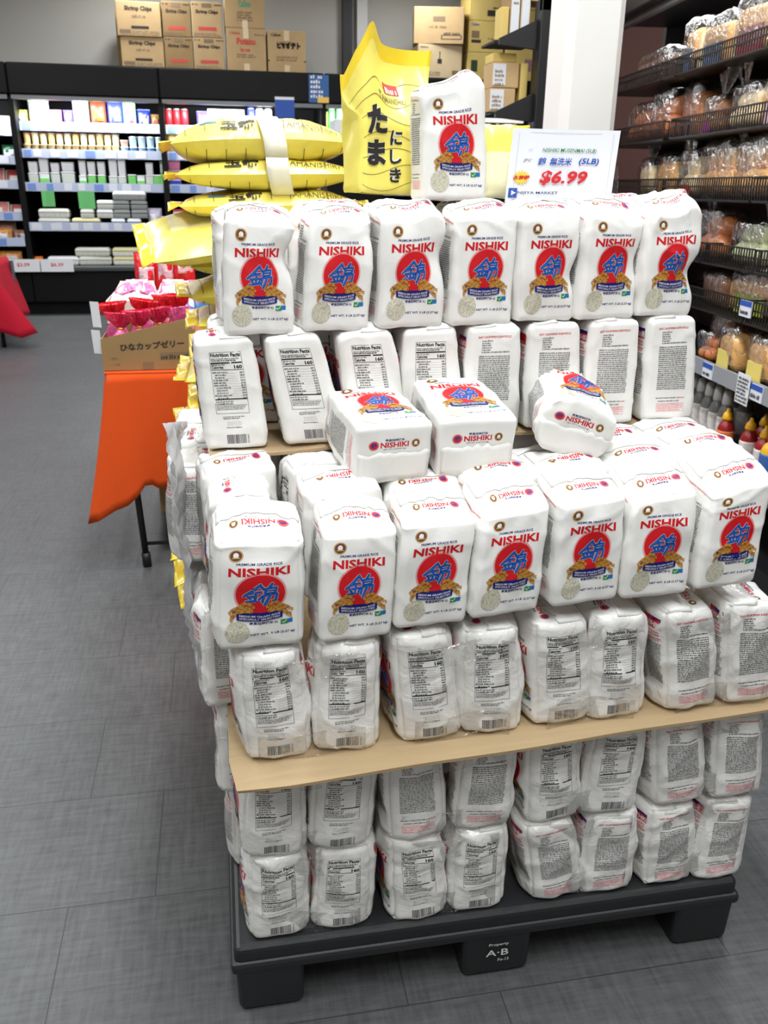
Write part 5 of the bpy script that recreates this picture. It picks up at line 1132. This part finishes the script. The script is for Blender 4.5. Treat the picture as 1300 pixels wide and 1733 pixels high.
# bottles below the bread shelf
def bottle(label, s, d, z, r, h, mb, mc, ml, group, squeeze=False):
    root = gthing('bottle', label, 'bottle', s, d, z, group)
    q = MB(); q.lathe([(r*.9, 0), (r, .006), (r, h*.58), (r*.80, h*.68), (r*.45, h*.76), (r*.42, h*.80)], mb, n=14); q.build('bottle_body', root, True)
    q = MB(); q.lathe([(r*.62, h*.76), (r*.66, h*.80), (r*.50, h*.90), (r*.26, h*.94), (r*.2, h)] if squeeze else [(r*.66, h*.74), (r*.70, h*.78), (r*.56, h*.98), (r*.3, h)], mc, n=12); q.build('cap', root, True)
    q = MB(); q.lathe([(r*1.02, h*.12), (r*1.03, h*.16), (r*1.03, h*.50), (r*1.02, h*.54)], ml, n=14); q.build('bottle_label', root, True); return root
YC = mat('yellow squeeze cap', (246, 182, 34), .35); RB = mat('red sauce bottle', (150, 30, 34), .3); WL = mat('printed white label', (206, 200, 196), .5, var=.3, vscale=40); CLB = mat('translucent bottle', (128, 128, 128), .25); WCAP = mat('frosted white cap', (206, 206, 206), .35); ORL = mat('orange sauce label', (222, 120, 60), .5, var=.3, vscale=40); YEL = mat('mustard yellow bottle', (232, 180, 50), .35); DKB = mat('dark sauce bottle', (40, 30, 30), .3)
for i, (s, d) in enumerate([(.16, .05), (-.0, .07), (-.06, .14), (-.12, .07), (-.02, .18), (.06, .16), (-.14, .16)]): bottle(f'red sauce bottle with yellow nozzle under the bread shelf, {ORD[i]} from the white bag', s, d, .4305, .034, .20, RB, YC, WL if i % 2 else ORL, 'sauce bottles with yellow nozzles', True)
bottle('mustard yellow bottle at the frame edge under the bread shelf', -.20, .06, .4305, .04, .21, YEL, RB, mat('blue band label', (60, 100, 170), .5), None, True)
for i in range(9): bottle(f'clear dressing bottle with white cap under the bread shelf, {ORD[i]} from the rice stack', .62-.085*(i % 5), .10+.13*(i//5), .4305, .034, .25, CLB, WCAP, WL, 'clear dressing bottles')
bottle('dark soy bottle at the frame edge under the bread shelf', -.30, .06, .4305, .036, .22, DKB, RB, WL, None); bottle('red capped jar behind the yellow nozzles', .08, .26, .4305, .045, .22, DKB, RB, WL, None)
# ------------------------------------------------------------------ shelving left of the column: black post, brick panel, brackets with cartons and bottles
BRK = bpy.data.materials.new('dark red brick panel'); BRK.use_nodes = True
nt = BRK.node_tree; br = nt.nodes.new('ShaderNodeTexBrick'); geo = nt.nodes.new('ShaderNodeNewGeometry'); mp = nt.nodes.new('ShaderNodeMapping'); mp.inputs['Rotation'].default_value = (PI/2, 0, 0)
br.inputs['Color1'].default_value = (*S((98, 44, 36)), 1); br.inputs['Color2'].default_value = (*S((86, 40, 34)), 1); br.inputs['Mortar'].default_value = (*S((150, 96, 80)), 1); br.inputs['Scale'].default_value = 1; br.inputs['Brick Width'].default_value = .6; br.inputs['Row Height'].default_value = .078; br.inputs['Mortar Size'].default_value = .003
nt.links.new(geo.outputs['Position'], mp.inputs[0]); nt.links.new(mp.outputs[0], br.inputs['Vector']); nt.links.new(br.outputs['Color'], nt.nodes['Principled BSDF'].inputs['Base Color'])
sr = empty('shelf_rack', 'black shelf rack with brick red end panel beside the white column', 'shelf rack')
q = MB(); q.box(1.98, 2.32, 4.02, 4.06, 0, 2.42, BRK); q.build('end_panel', sr)
q = MB(); q.box(1.88, 1.985, 3.98, 4.10, 0, 2.46, BBK, .006); q.box(1.88, 2.32, 3.98, 4.02, 2.40, 2.46, BBK); q.build('post', sr)
for zz in (2.26, 1.885, 1.50):
    q = MB(); q.prism([(1.66, zz-.03), (1.88, zz-.05), (1.88, zz+.10), (1.66, zz)], (0, 4.06, 0), (1, 0, 0), (0, 0, 1), .03, BBK); q.build('bracket', sr)
    q = MB(); q.box(1.65, 1.90, 4.095, 4.36, zz-.012, zz+.0, BBK); q.build('shelf', sr)
LBW = mat('white shipping label', (212, 214, 218), .5)
def rackbox(label, x0, x1, y0, y1, z0, z1, m, lab=None):
    root = empty('carton', label, 'carton', (0, 0, 0), (0, 0, 0), 'cartons on the shelf rack'); q = MB(); q.box(x0, x1, y0, y1, z0, z1, m, .004); q.build('carton_body', root)
    if lab: q = MB(); q.box(x0+lab[0]*(x1-x0), x0+lab[1]*(x1-x0), y0-.003, y0-.0005, z0+.1*(z1-z0), z1-.06*(z1-z0), LBW); q.flat(*para2(.012, (lab[1]-lab[0])*(x1-x0)-.01, (z1-z0)*.75, 4, .022, 3, .008), (x0+lab[0]*(x1-x0), y0-.003, z0), (1, 0, 0), (0, 0, 1), INKG, .001); q.build('label_sheet', root)
rackbox('brown carton with white label on the rack, lower of two', 1.645, 1.80, 4.12, 4.30, 1.889, 2.015, KR, (.02, .55)); rackbox('brown carton with white label on the rack, upper of two', 1.655, 1.815, 4.12, 4.30, 2.018, 2.15, KR, (.02, .50))
rackbox('yellow carton lying on the labelled cartons in the rack', 1.66, 1.80, 4.14, 4.30, 2.153, 2.20, KY); rackbox('narrow yellow carton standing at the post in the rack', 1.825, 1.87, 4.12, 4.30, 1.889, 2.15, KY)
rackbox('grey brown carton with labels on top of the rack', 1.74, 1.80, 4.12, 4.30, 2.265, 2.62, KD, (.1, .9)); rackbox('tall carton with white label on top of the rack', 1.805, 1.86, 4.12, 4.30, 2.265, 2.66, KP, (.1, .9)); rackbox('tan carton on top of the rack next to the column', 1.865, 2.20, 4.12, 4.30, 2.465, 2.75, KR); rackbox('yellow carton at the open end of the rack top', 1.69, 1.735, 4.12, 4.24, 2.265, 2.43, KY)
DG = mat('dark green glass bottle', (40, 46, 32), .15, coat=.5); BRG = mat('brown glass bottle', (70, 40, 26), .15, coat=.5); CRL = mat('cream bottle label', (196, 190, 150), .5)
def glass_bottle(label, x, y, z, r, h, m, ml, group):
    root = empty('glass_bottle', label, 'bottle', (x, y, z), (0, 0, 0), group)
    q = MB(); q.lathe([(r*.9, 0), (r, .008), (r, h*.52), (r*.7, h*.66), (r*.36, h*.78), (r*.34, h*.95)], m, n=14); q.build('bottle_body', root, True); q = MB(); q.lathe([(r*.40, h*.95), (r*.40, h)], WCAP, n=10); q.build('cap', root); q = MB(); q.lathe([(r*1.02, h*.08), (r*1.02, h*.44)], ml, n=14); q.build('bottle_label', root, True)
for i in range(5): glass_bottle(f'{"brown" if i < 2 else "dark green"} glass bottle on the rack shelf, {ORD[i]} from the white lamp glow', 1.70+.036*i, 4.13+.045*i, 1.501, .025, .29, BRG if i < 2 else DG, CRL, 'glass bottles on the rack')
for i in range(4): glass_bottle(f'clear glass bottle in the far cabinet shelf, {ORD[i]} from the case end', 3.05+.10*i, 8.75, 1.78, .045, .36, mat('clear greenish bottle', (196, 210, 200), .2), [mat('bottle label lime', (196, 216, 80), .5), LBW][i % 2], 'clear bottles behind the single white bag')
q = MB(); q.box(2.95, 3.6, 8.55, 9.2, 0, 1.779, BBK); tag(q.build('display_stand', None), 'black stand under the clear bottles behind the single white bag', 'display stand')
root = empty('lit_sign', 'glowing white panel above the clear bottles behind the single white bag', 'lit sign'); q = MB(); q.box(3.0, 3.5, 8.9, 8.94, 2.16, 2.44, LAMP, .01); q.build('panel', root); q = MB(); q.box(3.2, 3.3, 8.945, 9.0, 1.78, 2.44, BBK); q.build('bracket', root)
